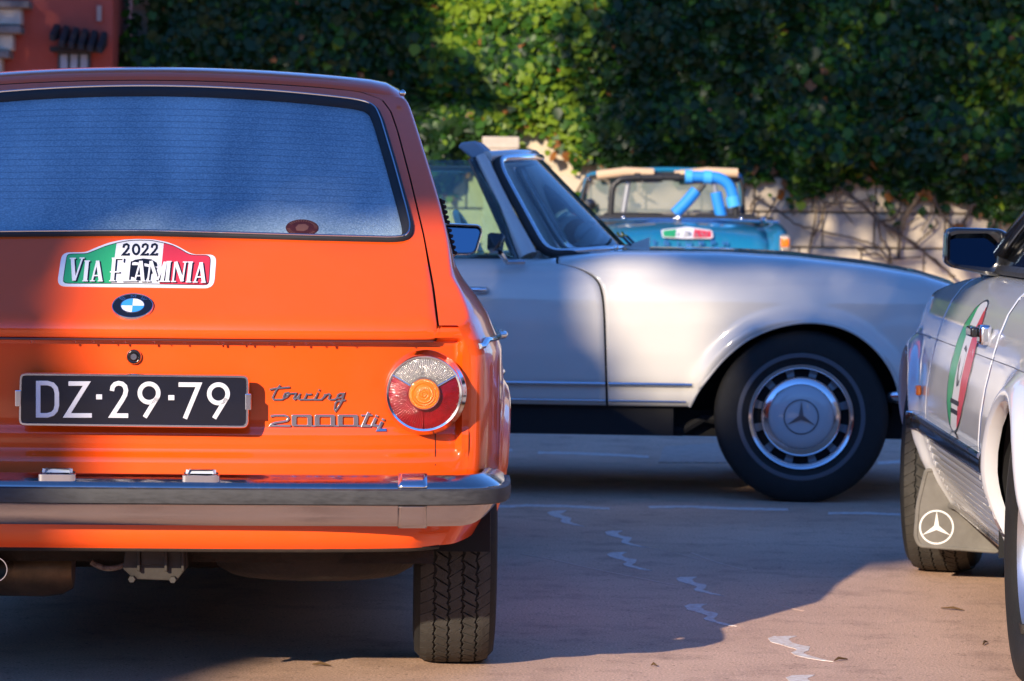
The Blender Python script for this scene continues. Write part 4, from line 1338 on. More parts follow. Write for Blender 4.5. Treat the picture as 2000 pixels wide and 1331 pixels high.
for sg in (1, -1):
    pth = [ws(sg * (1.055 + 0.01 * (1 - t)), t) + Vector((0, -0.035, 0.0)) for t in np.linspace(-0.03, 1.03, 10)]
    MB().tube(pth, [0.042, 0.040, 0.036, 0.032, 0.030, 0.029, 0.028, 0.028, 0.028, 0.026], 10, squash=0.9).build('screen_pillar', M_WHITE, roadster)
    MB().tube([p + Vector((0.008 * sg, -0.040 + 0.010 * i / 9, -0.010)) for i, p in enumerate(pth)], 0.018, 8).build('pillar_seal', M_BLACKGLOSS, roadster)
    # raised side glass
    def sg_pt(y, z):
        return Vector((sg * (0.735 - 0.30 * (z - 0.9)), y, z))
    rows = [[sg_pt(y + (-1.02 - (z - 0.9) * 0.66 - y) * t, z) for t in np.linspace(0, 1, 8) for y in (-1.95,)] for z in np.linspace(0.89, 1.275, 8)]
    MB().grid(rows).build('side_glass', glass('green_glass', (0.82, 0.94, 0.84), alpha=0.07), roadster, mods=[('SOLIDIFY', dict(thickness=0.004))])
MB().tube([ws(a, 1.02) + Vector((0, -0.02, 0)) for a in np.linspace(-1.03, 1.03, 24)], 0.024, 10).build('screen_header', M_WHITE, roadster)
# sun visor flipped up above the header
M_VISOR = mat('visor_grey', (0.30, 0.33, 0.38), rough=0.6)
vp = [WF.plane(px, py, 0, 0.42) for px, py in [(896, 288), (903, 279), (930, 276), (972, 315), (955, 335)]]
MB().prism([(0.46, p.y, p.z) for p in vp], (-0.34, 0, 0)).build('sun_visor', M_VISOR, roadster, smooth=False, mods=[('BEVEL', dict(width=0.008, segments=2))])
# cabin: dash, steering wheel, seats
M_TAN = mat('tan_leather', (0.42, 0.17, 0.06), rough=0.5, var=0.3)
M_IVORY = mat('ivory_rim', (0.62, 0.57, 0.46), rough=0.3)
MB().box((0, -1.10, 0.86), (1.28, 0.22, 0.14)).build('dashboard', M_WHITE, roadster, smooth=False, mods=[('BEVEL', dict(width=0.03, segments=3))])
sw = Vector((-0.35, -1.33, 0.90))
rot = Matrix.Rotation(R(-62), 3, 'X')
swh = MB().tube([sw + rot @ Vector((0.20 * math.cos(a), 0.20 * math.sin(a), 0)) for a in [2 * math.pi * k / 36 for k in range(36)]], 0.013, 8, closed=True).build('steering_wheel', M_IVORY, roadster)
MB().tube([sw + rot @ Vector((-0.19, 0, 0)), sw + rot @ Vector((0, 0, -0.03)), sw + rot @ Vector((0.19, 0, 0))], 0.012, 8).tube([sw + rot @ Vector((0, 0, -0.03)), sw + Vector((0, 0.25, -0.12))], 0.02, 8).build('wheel_spokes', M_IVORY, swh)
for sx in (0.36, -0.36):
    MB().box((sx, -1.95, 0.74), (0.50, 0.14, 0.56), Matrix.Rotation(R(14), 3, 'X')).box((sx, -1.68, 0.50), (0.50, 0.50, 0.14)).build('seat', M_TAN, roadster, mods=[('BEVEL', dict(width=0.05, segments=4))])
for sg in (1, -1):
    MB().box((sg * 0.74, -1.5, 0.65), (0.03, 1.0, 0.48)).build('door_card', M_TAN, roadster, smooth=False)
# mirror on the door
mp = [(951, 457), (958, 453), (983, 455), (987, 462), (983, 490), (975, 496), (958, 496), (950, 487)]
mpp = [wpx(px, py, 0.90) for px, py in mp]
mc = wpx(971, 487, 0.97)
mbm = MB().add([(0.90, p.x, p.y) for p in mpp] + [(0.985, mc.x, mc.y)], [tuple(range(8))] + [(k, (k + 1) % 8, 8) for k in range(8)])
wm = mbm.build('door_mirror', M_BLACKGLOSS, roadster, smooth=False, mods=[('BEVEL', dict(width=0.006, segments=2))])
a1, a2, a3 = wpx(978, 494, 0.92), wpx(990, 513, 0.88), wpx(1024, 513, 0.84)
MB().tube([(0.93, a1.x, a1.y), (0.89, a2.x, a2.y), (0.85, a3.x, a3.y)], 0.011, 8).build('mirror_foot', M_CHROME, wm)
# washer jet, antenna, wiper arm
jp = WF.plane(1203, 515, 0, 0.55)
MB().lathe([(0.016, 0), (0.016, 0.006), (0.007, 0.012), (0.009, 0.028), (0.004, 0.038), (0.0001, 0.040)], (0.55, jp.y, 0.922), 'Z', 16).build('washer_jet', M_CHROME, roadster)
MB().prism([(0.04, -0.72, 0.94), (0.04, -0.60, 0.945), (0.04, -0.60, 0.985)], (0.16, 0, 0)).build('cowl_scoop', M_WHITE, roadster, smooth=False)
for x0, x1 in ((0.10, -0.30), (0.50, 0.12)):
    MB().tube([(x0, -0.66, 0.955), (x0 - 0.02, -0.69, 0.985), ((x0 + x1) / 2, -0.715, 0.99), (x1, -0.73, 1.00)], 0.006, 6).build('wiper', M_BLACKGLOSS, roadster)
# bumper end
p1, p2 = wpx(1742, 782, 0.80), wpx(1775, 790, 0.80)
wb = MB()
wb.tube([(0.80, p1.x - 0.01, 0.400), (0.83, p1.x + 0.06, 0.405), (0.83, 0.58, 0.41), (0.78, 0.80, 0.415), (0.5, 0.92, 0.415), (0, 0.95, 0.415), (-0.5, 0.92, 0.415), (-0.78, 0.80, 0.415)], [0.022, 0.034, 0.045, 0.05, 0.05, 0.05, 0.05, 0.04], 12, squash=1.1)
wb.build('front_bumper', M_CHROME, roadster)
MB().box((0.62, p1.x + 0.03, 0.335), (0.10, 0.05, 0.05)).build('bumper_bracket', M_BLACK, roadster, smooth=False)
# painted rally sign on the bonnet edge
gp = [WF.plane(px, py, 0, 0.60) for px, py in [(1775, 523), (1860, 543), (1858, 549), (1790, 532)]]
MB().prism([(0.60, p.y, w_top(p.y) + 0.003) for p in (gp[0], gp[1])] + [(0.45, gp[1].y, w_top(gp[1].y) + 0.011), (0.45, gp[0].y, w_top(gp[0].y) + 0.011)], (0, 0, 0.0012)).build('bonnet_sticker', M_STG, roadster, smooth=False)

# wheels
M_RIMP = mat('hub_paint', (0.46, 0.48, 0.50), rough=0.3, coat=0.8)
def wheel_w(cy, sg):
    c = Vector((sg * 0.765, cy, 0.322))
    f = lambda prof: [(r, h * sg) for r, h in prof]
    tw = MB().lathe(f(tyre_prof(0.327, 0.190, 0.185)), c, 'X', 72).build('wheel', M_TYRE, roadster)
    MB().lathe(f([(0.222, 0.0955), (0.224, 0.0975), (0.238, 0.0982), (0.240, 0.096)]), c, 'X', 72).build('sidewall_band', mat('sidewall_grey', (0.10, 0.10, 0.11), rough=0.7), tw)
    MB().lathe(f([(0.205, 0.070), (0.202, 0.088), (0.196, 0.095), (0.186, 0.090), (0.178, 0.074), (0.174, 0.062)]), c, 'X', 72).build('outer_ring', M_CHROME, tw)
    MB().lathe(f([(0.190, 0.044), (0.0001, 0.044)]), c, 'X', 48).build('wheel_disc', M_BLACK, tw)
    MB().lathe(f([(0.154, 0.058), (0.151, 0.068), (0.140, 0.078), (0.123, 0.083), (0.119, 0.078)]), c, 'X', 72).build('inner_ring', M_CHROME, tw)
    for k in range(12):
        a0, a1 = 2 * math.pi * (k + 0.33) / 12, 2 * math.pi * (k + 0.67) / 12
        MB().lathe(f([(0.178, 0.066), (0.165, 0.058), (0.148, 0.062)]), c, 'X', 5, a0, a1).build('spoke_bridge', mat('wheel_paint', (0.16, 0.17, 0.19), rough=0.4, metal=0.3), tw)
    cap = MB().lathe(f([(0.120, 0.070), (0.120, 0.080), (0.112, 0.087), (0.08, 0.094), (0.04, 0.097), (0.0001, 0.098)]), c, 'X', 64).build('hub_cap', M_RIMP, tw)
    sf_ = lambda u, v_, h: Vector((c.x + sg * (0.0945 + 0.0045 * (1 - (math.hypot(u, v_) / 0.07) ** 2) + h), c.y + u, c.z + v_))
    sm = MB()
    star_lines(sm, 0, 0, 0.060, sf_, 0.003)
    v_, f_ = ring_mesh([([Vector((r * math.cos(2 * math.pi * k / 48), r * math.sin(2 * math.pi * k / 48))) for k in range(48)], h) for r, h in ((0.0665, 0), (0.0655, 0.003), (0.0625, 0.003), (0.0615, 0))], sf_)
    sm.add(v_, f_)
    sm.build('cap_star', mat('star_grey', (0.12, 0.13, 0.15), rough=0.3, metal=0.6), cap, smooth=False)
for cy in (0.0, -2.40):
    for sg in (1, -1):
        wheel_w(cy, sg)
# ================================================================== the white car on the right, its left flank seen from behind
SF = Frame((1.123 + 0.895, 7.12, 0.0), R(-1.8))
coupe = root('white_coupe', SF, 'white car cut off by the right edge, with black mirror and mud flap', 'car')
SZ = [0.20, 0.225, 0.25, 0.30, 0.36, 0.42, 0.455, 0.48, 0.52, 0.58, 0.65, 0.712, 0.72, 0.728, 0.78, 0.83, 0.87, 0.895, 0.91, 0.925]
SX = [0.772, 0.785, 0.798, 0.828, 0.858, 0.880, 0.888, 0.891, 0.893, 0.891, 0.882, 0.868, 0.864, 0.864, 0.848, 0.825, 0.795, 0.765, 0.735, 0.700]
def s_side(y, z):
    x = interp(z, SZ, SX)
    if y > 2.3:
        x -= 0.10 * ((y - 2.3) / 0.9) ** 2
    for ya, rr in ((0.0, 0.362), (2.455, 0.372)):
        r = math.hypot(y - ya, z - 0.31)
        if z < 0.80:
            x += 0.030 * math.exp(-((r - rr) / 0.040) ** 2)
    return x
def s_q(y, v):
    zt = s_topz(y)
    if v > zt - 0.02:
        k = (v - zt + 0.02) / 0.06
        return (-(s_side(y, zt - 0.02) - 0.10 * k), y, zt - 0.02 + 0.018 * math.sin(min(1.57, k * 1.57)))
    return (-s_side(y, v), y, v)
def s_topz(y):
    return interp(y, [-1.2, 0.3, 1.7, 2.1, 2.6, 3.0, 3.2], [0.88, 0.915, 0.922, 0.905, 0.86, 0.80, 0.72])
def s_surf(px, py, h=0.0):
    p = SF.surf(px, py, lambda q: -s_side(q.y, q.z), 0, -0.87)
    return Vector((p.x - h, p.y, p.z))
def arc(yc, r, z0):
    a0 = math.asin(max(-1, (z0 - 0.31) / r))
    return [Vector((yc + r * math.cos(a), 0.31 + r * math.sin(a))) for a in np.linspace(math.pi - a0, a0, 26)]
g = 0.0035
zb = 0.235
yd0, yd1 = 0.63, 1.93
seam = lambda y0: [Vector((y0 - 0.05 * smoothstep(0.3, 0.75, z) * (1 if y0 < 1 else 0.3), z)) for z in np.linspace(zb, 0.72, 12)] + [Vector((y0 - (0.05 if y0 < 1 else 0.015) + (0.10 if y0 < 1 else 0.0) * ((z - 0.72) / 0.2) ** 2, z)) for z in np.linspace(0.735, s_topz(y0) + 0.03, 10)]
def shift(l, d):
    return [Vector((p.x + d, p.y)) for p in l]
# front fender
fa = arc(2.455, 0.348, zb)
Bf = [Vector((yd1 + g, zb))] + fa + [Vector((3.2, zb + 0.05))]
Tf = [Vector((y, s_topz(y) + 0.03)) for y in np.linspace(seam(yd1)[-1].x + g, 3.2, 40)]
patch('front_fender', coons(Bf, Tf, shift(seam(yd1), g), [Vector((3.2, zb + 0.05)), Vector((3.2, s_topz(3.2) + 0.03))], 90, 90), s_q, M_WHITE2, coupe, 0.03, (1, 0, 0), auto=0)
# door
patch('door', coons([Vector((yd0 + g, zb)), Vector((yd1 - g, zb))], [Vector((seam(yd0)[-1].x + g, s_topz(1) + 0.03)), Vector((seam(yd1)[-1].x - g, s_topz(1.7) + 0.03))], shift(seam(yd0), g), shift(seam(yd1), -g), 60, 80), s_q, M_WHITE2, coupe, 0.02, (1, 0, 0), auto=0)
# rear quarter
ra = arc(0.0, 0.342, zb)
Br = [Vector((-1.15, zb + 0.08))] + ra + [Vector((yd0 - g, zb))]
Tr = [Vector((y, s_topz(y) + 0.03)) for y in np.linspace(-1.15, seam(yd0)[-1].x - g, 30)]
patch('rear_quarter', coons(Br, Tr, [Vector((-1.15, zb + 0.08)), Vector((-1.15, s_topz(-1.15) + 0.03))], shift(seam(yd0), -g), 80, 90), s_q, M_WHITE2, coupe, 0.03, (1, 0, 0), auto=0)
# far side, decks, ends
rows = [[Vector((s_side(y, z), y, z)) for z in np.linspace(zb, s_topz(y) - 0.02, 14)] for y in np.linspace(-1.15, 3.2, 30)]
MB().grid(rows).build('far_side', M_WHITE2, coupe, auto=0)
def sdeck(name, y0, y1):
    rows = []
    for y in np.linspace(y0, y1, 20):
        xe = s_side(y, s_topz(y) - 0.02) - 0.06
        rows.append([Vector((u * xe, y, s_topz(y) - 0.004 + 0.02 * (1 - u * u))) for u in np.linspace(-1, 1, 21)])
    return MB().grid(rows).build(name, M_WHITE2, coupe, auto=0)
sdeck('bonnet', 1.78, 3.2)
sdeck('boot_lid', -1.15, 0.25)
end_face('tail', s_side, -1.15, list(np.linspace(zb + 0.02, s_topz(-1.15) + 0.012, 16)), -1, 0.09, M_WHITE2, coupe)
end_face('nose', s_side, 3.2, list(np.linspace(zb + 0.02, s_topz(3.2) + 0.012, 16)), 1, 0.09, M_WHITE2, coupe)
for sg in (1, -1):
    tl = MB().box((sg * 0.60, -1.205, 0.66), (0.42, 0.09, 0.15)).build('tail_light', M_LRED, coupe, mods=[('BEVEL', dict(width=0.02, segments=3))])
    for k in range(4):
        MB().box((sg * 0.60, -1.252, 0.612 + 0.032 * k), (0.41, 0.012, 0.014)).build('lens_rib', M_LRED, tl, mods=[('BEVEL', dict(width=0.004, segments=2))])
    MB().box((sg * 0.775, -1.20, 0.66), (0.07, 0.085, 0.152)).build('indicator_lens', M_LAMB, tl, mods=[('BEVEL', dict(width=0.02, segments=3))])
MB().tube([(-0.86, -0.95, 0.44), (-0.85, -1.20, 0.44), (-0.70, -1.29, 0.44), (0, -1.31, 0.44), (0.70, -1.29, 0.44), (0.85, -1.20, 0.44), (0.86, -0.95, 0.44)], 0.055, 12, squash=1.2).build('rear_bumper', M_CHROME, coupe)
MB().box((0, 1.2, 0.40), (1.50, 1.6, 0.34)).box((0, 1.1, 0.35), (1.1, 4.2, 0.25)).build('underbody', M_BLACK, coupe, smooth=False)
for ya in (0.0, 2.455):
    for sg in (1, -1):
        MB().lathe([(0.365, -0.15), (0.365, 0.10)], (sg * 0.72, ya, 0.31), 'X', 36, R(-8), R(188)).lathe([(0.365, 0), (0.0001, 0)], (sg * 0.58, ya, 0.31), 'X', 24, 0, math.pi).build('wheel_housing', M_BLACK, coupe)
# rocker chrome and trim strip
MB().tube([(-(s_side(y, 0.232) + 0.002), y, 0.232) for y in np.linspace(0.36, 2.08, 30)], 0.009, 8).build('sill_trim', M_CHROME, coupe)
def ribbon(name, y0, y1, m, zz, hz, th, par):
    rows = []
    for y in np.linspace(y0, y1, 24):
        x = s_side(y, zz)
        rows.append([Vector((-(x - 0.002), y, zz - hz)), Vector((-(x + th * 0.8), y, zz - hz * 0.95)), Vector((-(x + th), y, zz - hz * 0.5)), Vector((-(x + th), y, zz + hz * 0.5)), Vector((-(x + th * 0.8), y, zz + hz * 0.95)), Vector((-(x - 0.002), y, zz + hz))])
    mb_ = MB().grid(rows)
    mb_.f += [tuple(range(5, -1, -1)), tuple(23 * 6 + k for k in range(6))]
    return mb_.build(name, m, par, auto=30)
for y0, y1 in ((0.42, yd0 - 0.004), (yd0 + 0.004, yd1 - 0.004), (yd1 + 0.004, 2.10)):
    st = ribbon('side_rubbing_strip', y0, y1, M_BLACKGLOSS, 0.480, 0.026, 0.022, coupe)
    ribbon('chrome_insert', y0 + 0.002, y1 - 0.002, M_CHROME, 0.497, 0.008, 0.026, st)
for k in range(8):
    z_ = 0.272 + k * 0.0225
    for y0, y1 in ((0.43, yd0 - 0.005), (yd0 + 0.005, yd1 - 0.005), (yd1 + 0.005, 2.0)):
        ribbon('cladding_rib', y0, y1, M_WHITE2, z_, 0.0072, 0.0032, coupe)
# side crease seam as a fine dark line
MB().tube([(-(s_side(y, 0.72) + 0.0002), y, 0.72) for y in np.linspace(-1.0, 3.1, 60)], 0.0016, 6).build('crease_line', mat('crease_grey', (0.12, 0.12, 0.13), rough=0.5), coupe)
# door handle
hp = s_surf(1935, 655)
hb = MB().box((hp.x - 0.014, hp.y + 0.02, hp.z), (0.030, 0.075, 0.050)).build('handle_base', M_CHROME, coupe, smooth=True, mods=[('BEVEL', dict(width=0.009, segments=3))])
MB().box((hp.x - 0.038, hp.y + 0.075, hp.z + 0.006), (0.020, 0.115, 0.026)).build('handle_grip', M_BLACKGLOSS, hb, mods=[('BEVEL', dict(width=0.006, segments=3))])
# side repeater
rp_ = s_surf(1797, 762)
MB().box((rp_.x - 0.006, rp_.y, rp_.z), (0.016, 0.055, 0.030)).build('side_repeater', M_LAMB, coupe, mods=[('BEVEL', dict(width=0.005, segments=2))])
# oval sticker on the door: green, white and red
ov_c, ov = s_surf(1878, 715), None
def ovf(u, v_, h):
    y = ov_c.y + u
    z = ov_c.z + v_
    return Vector((-(s_side(y, z) + 0.0012 + h), y, z))
cy_, A_, B2 = 0.0, 0.235, 0.175
def oval_cols(u0, u1, k, h, n=14):
    rr = []
    for i in range(n + 1):
        u = u0 + (u1 - u0) * i / n
        hh = B2 * k * math.sqrt(max(0, 1 - (u / (A_ * k)) ** 2))
        rr.append([ovf(u, -hh + 2 * hh * j / 20, h) for j in range(21)])
    return MB().grid(rr)
os_ = oval_cols(-A_, A_, 1.0, 0, 40).build('oval_sticker', M_STW, coupe)
tag(os_, 'oval sticker in green, white and red on the door')
oval_cols(0.075, A_ * 0.97, 0.97, 0.0006).build('green_field', M_STG, os_)
oval_cols(-A_ * 0.97, -0.075, 0.97, 0.0006).build('red_field', M_STR, os_)
MB().strokes([[(A_ * 0.985 * math.cos(a), B2 * 0.985 * math.sin(a)) for a in [2 * math.pi * k / 60 for k in range(60)]]], 0.005, lambda a, b, h: ovf(a, b, h + 0.0007), 0.0003, closed=True).build('oval_border', M_STK, os_, smooth=False)
MB().poly([(-0.055, -0.02), (-0.04, 0.045), (0.0, 0.055), (0.045, 0.04), (0.055, 0.0), (0.03, -0.03), (0.01, -0.055), (-0.03, -0.05)], lambda a, b, h: ovf(a, b, h + 0.0008), 0, 0.0003).strokes([[(-0.07, 0.10), (0.07, 0.10)], [(-0.10, -0.095), (0.10, -0.095)], [(-0.08, -0.12), (0.08, -0.12)]], 0.012, lambda a, b, h: ovf(a, b, h + 0.0008), 0.0003).build('oval_emblem', M_STK, os_, smooth=False)
# mirror
my = 1.62
mo = [(1846, 450), (1860, 444), (1955, 447), (1974, 460), (1966, 520), (1955, 540), (1925, 538), (1855, 522), (1843, 512)]
ml_ = round_loop([(p.x, p.z) for p in [SF.plane(px, py, 1, my) for px, py in mo]], 80, 3)
gi = round_loop([(p.x, p.z) for p in [SF.plane(px, py, 1, my) for px, py in [(1856, 462), (1868, 457), (1930, 456), (1950, 474), (1946, 515), (1935, 524), (1865, 516), (1855, 508)]]], 80, 2)
mf = lambda a, b, h: Vector((a, my + h, b))
v, f = ring_mesh([(gi, 0.03), (gi, -0.002), ([a.lerp(b, 0.5) for a, b in zip(gi, ml_)], -0.008), (offset_loop(ml_, 0.003), -0.006), (ml_, 0.002), (offset_loop(ml_, 0.0), 0.04), (offset_loop(ml_, 0.02), 0.075), (offset_loop(ml_, 0.05), 0.095)], mf)
f.append(tuple(7 * 80 + k for k in range(80)))
smir = obj('door_mirror', v, f, M_BLACKGLOSS, coupe)
MB().poly(gi, lambda a, b, h: mf(a, b, h + (b - 0.95) * 0.22), 0.022, 0.014).build('mirror_face', mat('dark_mirror', (0.012, 0.018, 0.028), rough=0.04, metal=1.0), smir, smooth=False)
e = SF.plane(1975, 525, 1, my)
MB().prism([(e.x - 0.03, my + 0.02, e.z + 0.05), (e.x - 0.03, my + 0.02, e.z - 0.03), (e.x + 0.10, my + 0.02, e.z - 0.05), (e.x + 0.10, my + 0.02, e.z + 0.12)], (0, 0.06, 0)).build('mirror_sail', M_BLACKGLOSS, smir, smooth=False, mods=[('BEVEL', dict(width=0.008, segments=2))])
# greenhouse: pillar, window frame, dark glass, roof
for sg in (-1, 1):
    MB().tube([(sg * 0.735, 1.80, 0.915), (sg * 0.69, 1.44, 1.045), (sg * 0.63, 1.08, 1.18), (sg * 0.585, 0.86, 1.27)], 0.026, 10).build('screen_pillar', M_BLACKGLOSS, coupe)
    MB().tube([(sg * 0.725, 1.74, 0.925), (sg * 0.725, 0.60, 0.925)], 0.014, 8).build('window_sill_seal', M_RUBBER, coupe)
    MB().add([(sg * 0.722, 1.74, 0.92), (sg * 0.722, 0.45, 0.92), (sg * 0.60, 0.40, 1.24), (sg * 0.60, 0.92, 1.24)], [(0, 1, 2, 3)]).build('side_glass', mat('dark_glass', (0.01, 0.012, 0.014), rough=0.05, coat=0.6), coupe, smooth=False, mods=[('SOLIDIFY', dict(thickness=0.005))])
rows = [[Vector((u * 0.60, y, 1.28 - 0.02 * u * u - 0.05 * ((y - 0.55) / 0.4) ** 2)) for u in np.linspace(-1, 1, 13)] for y in np.linspace(0.20, 0.88, 9)]
MB().grid(rows).build('roof', M_WHITE2, coupe, auto=0, mods=[('SOLIDIFY', dict(thickness=0.02))])
MB().add([(-0.70, 1.80, 0.92), (0.70, 1.80, 0.92), (0.58, 0.88, 1.25), (-0.58, 0.88, 1.25)], [(0, 1, 2, 3)]).add([(-0.70, 0.05, 0.92), (0.70, 0.05, 0.92), (0.58, 0.32, 1.24), (-0.58, 0.32, 1.24)], [(0, 1, 2, 3)]).build('screen_glass', MATS['dark_glass'], coupe, smooth=False)
# mud flap behind the front wheel, with star
M_FLAP = mat('flap_rubber', (0.19, 0.18, 0.165), rough=0.7, var=0.35, var_scale=12)
fy = 2.05
fo = round_loop([(p.x, p.z) for p in [SF.plane(px, py, 1, fy) for px, py in [(1806, 915), (1840, 915), (1950, 1040), (1952, 1082), (1794, 1070), (1784, 1050), (1789, 985)]]], 120, 3)
ff = lambda a, b, h: Vector((a, fy - h, b))
v, f = ring_mesh([(fo, -0.006), (fo, 0.001), (offset_loop(fo, 0.003), 0.004), (offset_loop(fo, 0.009), 0.004), (offset_loop(fo, 0.012), 0.001)], ff)
flap = obj('mud_flap', v, f, M_FLAP, coupe)
MB().poly(offset_loop(fo, 0.010), ff, -0.005, 0.0012).build('flap_sheet', M_FLAP, flap, smooth=False)
cst = SF.plane(1829, 1030, 1, fy)
r_ = abs(SF.plane(1863, 1030, 1, fy).x - cst.x)
sm = MB()
star_lines(sm, cst.x, cst.z, r_ * 0.94, lambda a, b, h: ff(a, b, 0.0014 + h), 0.0008, 0.17)
v_, f_ = ring_mesh([([Vector((cst.x + r * math.cos(2 * math.pi * k / 48), cst.z + r * math.sin(2 * math.pi * k / 48))) for k in range(48)], h) for r, h in ((r_, 0.0014), (r_, 0.0022), (r_ * 0.90, 0.0022), (r_ * 0.90, 0.0014))], ff)
sm.add(v_, f_)
sm.build('flap_star', mat('print_white', (0.80, 0.80, 0.80), rough=0.5), flap, smooth=False)
# wheels: the front one is turned to the right
M_ALLOY = mat('alloy', (0.55, 0.55, 0.57), rough=0.3, metal=0.9)
def wheel_s(cx, cy, steer=0.0, Rr=0.315):
    rt = Matrix.Rotation(steer, 3, 'Z')
    c = Vector((cx, cy, Rr))
    sg = 1 if cx > 0 else -1
    def fin(mb_):
        mb_.v = [c + rt @ (p - c) for p in mb_.v]
        return mb_
    prof = [(r - (0.007 if r > Rr - 0.02 else 0), h) for r, h in tyre_prof(Rr, 0.205, 0.195)]
    tw = fin(MB().lathe(prof, c, 'X', 72)).build('wheel', M_TYRE, coupe)
    tr = fin(tread(MB(), c, Rr, 0.205, n=60, cols=5)).build('tread', M_TREAD, tw, smooth=False, recalc=False)
    tag(tr, kind='stuff')
    fin(MB().lathe([(r, h * sg) for r, h in [(0.196, -0.06), (0.200, 0.078), (0.190, 0.084), (0.180, 0.070), (0.168, 0.035)]], c, 'X', 60)).build('rim', M_ALLOY, tw)
    fin(MB().lathe([(r, h * sg) for r, h in [(0.175, 0.03), (0.0001, 0.03)]], c, 'X', 40)).build('brake_disc', M_BLACK, tw)
    for k in range(14):
        a = 2 * math.pi * k / 14
        u = Vector((0, math.cos(a), math.sin(a)))
        fin(MB().tube([c + u * 0.055 + Vector((0.062 * sg, 0, 0)), c + u * 0.12 + Vector((0.066 * sg, 0, 0)), c + u * 0.176 + Vector((0.055 * sg, 0, 0))], 0.011, 6)).build('spoke', M_ALLOY, tw)
    hubm = fin(MB().lathe([(r, h * sg) for r, h in [(0.075, 0.04), (0.070, 0.066), (0.04, 0.074), (0.0001, 0.076)]], c, 'X', 40))
    hubm.build('hub', M_ALLOY, tw)
    fin(MB().box(c + Vector((sg * 0.083, 0.07, -0.185)), (0.012, 0.05, 0.02))).build('balance_weight', M_STEEL, tw, smooth=False)
wheel_s(-0.765, 0.0)
wheel_s(0.765, 0.0)
wheel_s(-0.775, 2.455, R(-13))
wheel_s(0.775, 2.455, R(-13))
# ================================================================== the blue roadster in the background, seen from behind
GZ = 0.22
TF = Frame((0, 0, 0), 0)
_c = at_depth(1343, 460, 22.0)
TF = Frame((_c.x, 22.0, GZ), R(0.5))
blue = root('blue_roadster', TF, 'turquoise blue open roadster with bright blue padded roll cage in the background', 'car')
def tpx(px, py, y):
    return TF.plane(px, py, 1, y)
# rear body: sections from the tail forwards
BW = [(0.00, 0.66, 0.60), (0.03, 0.70, 0.68), (0.08, 0.725, 0.735), (0.16, 0.738, 0.775), (0.30, 0.745, 0.805), (0.55, 0.75, 0.825), (0.75, 0.75, 0.832), (1.0, 0.75, 0.835), (1.6, 0.75, 0.84), (2.0, 0.74, 0.84), (2.6, 0.72, 0.80), (3.3, 0.68, 0.72), (3.5, 0.55, 0.5)]
rows = []
for y, hw, zt in BW:
    zs_b = 0.25 if y > 0.05 else 0.34
    r = []
    side = [(hw * 0.93, zs_b), (hw * 0.98, 0.40), (hw, 0.52), (hw * 0.995, zt - 0.12), (hw * 0.975, zt - 0.05), (hw * 0.94, zt - 0.012), (hw * 0.89, zt + 0.004), (hw * 0.84, zt - 0.004)]
    dk = zt - 0.018 - (0.05 if y < 0.2 else 0.02)
    r = side + [(hw * 0.80, dk), (hw * 0.5, dk + 0.02), (0, dk + 0.028)]
    full = [Vector((x, y, z)) for x, z in r] + [Vector((-x, y, z)) for x, z in r[-2::-1]]
    rows.append(full)
rows = [[Vector((p.x * 0.98, 0.0, 0.34 + (p.z - 0.34) * 0.0)) for p in rows[0]]] + rows
MB().grid(rows).build('body', M_BLUE, blue, auto=50, mods=[('SUBSURF', dict(levels=1, render_levels=1))])
# boot lid with its own edge
rows = []
for y, zt in [(0.015, 0.60), (0.03, 0.645), (0.06, 0.70), (0.12, 0.735), (0.22, 0.775), (0.40, 0.805), (0.60, 0.825)]:
    rows.append([Vector((u * 0.56, y - 0.012, zt - 0.030 + 0.034 * (1 - u * u) + 0.01)) for u in np.linspace(-1, 1, 17)])
MB().grid(rows).build('boot_lid', M_BLUE, blue, auto=0, mods=[('SOLIDIFY', dict(thickness=0.012))])
# rear cockpit edge: bright strip, black trim
MB().tube([(x, 0.66 + 0.05 * (x / 0.7) ** 2, 0.842 - 0.012 * (x / 0.7) ** 2) for x in np.linspace(-0.70, 0.70, 20)], 0.011, 8).build('cockpit_trim', M_CHROME, blue)
MB().tube([(x, 0.70 + 0.05 * (x / 0.7) ** 2, 0.860 - 0.012 * (x / 0.7) ** 2) for x in np.linspace(-0.66, 0.66, 20)], 0.016, 8).build('hood_edge', M_RUBBER, blue)
for x in (-0.62, -0.42, -0.05, 0.42, 0.58):
    MB().lathe([(0.012, 0), (0.012, 0.012), (0.006, 0.02), (0.0001, 0.022)], (x, 0.63, 0.845), 'Z', 12).build('hood_stud', M_CHROME, blue)
MB().lathe([(0.022, 0), (0.024, 0.018), (0.014, 0.035), (0.0001, 0.038)], (tpx(1325, 430, 0.6).x, 0.60, 0.838), 'Z', 16).build('filler_cap', M_CHROME, blue)
cb = tpx(1491, 430, 0.5)
MB().lathe([(0.001, -0.05), (0.02, -0.03), (0.026, 0.0), (0.02, 0.03), (0.001, 0.05)], (cb.x, 0.5, 0.845), 'Y', 16).build('fender_cap', M_CHROME, blue)
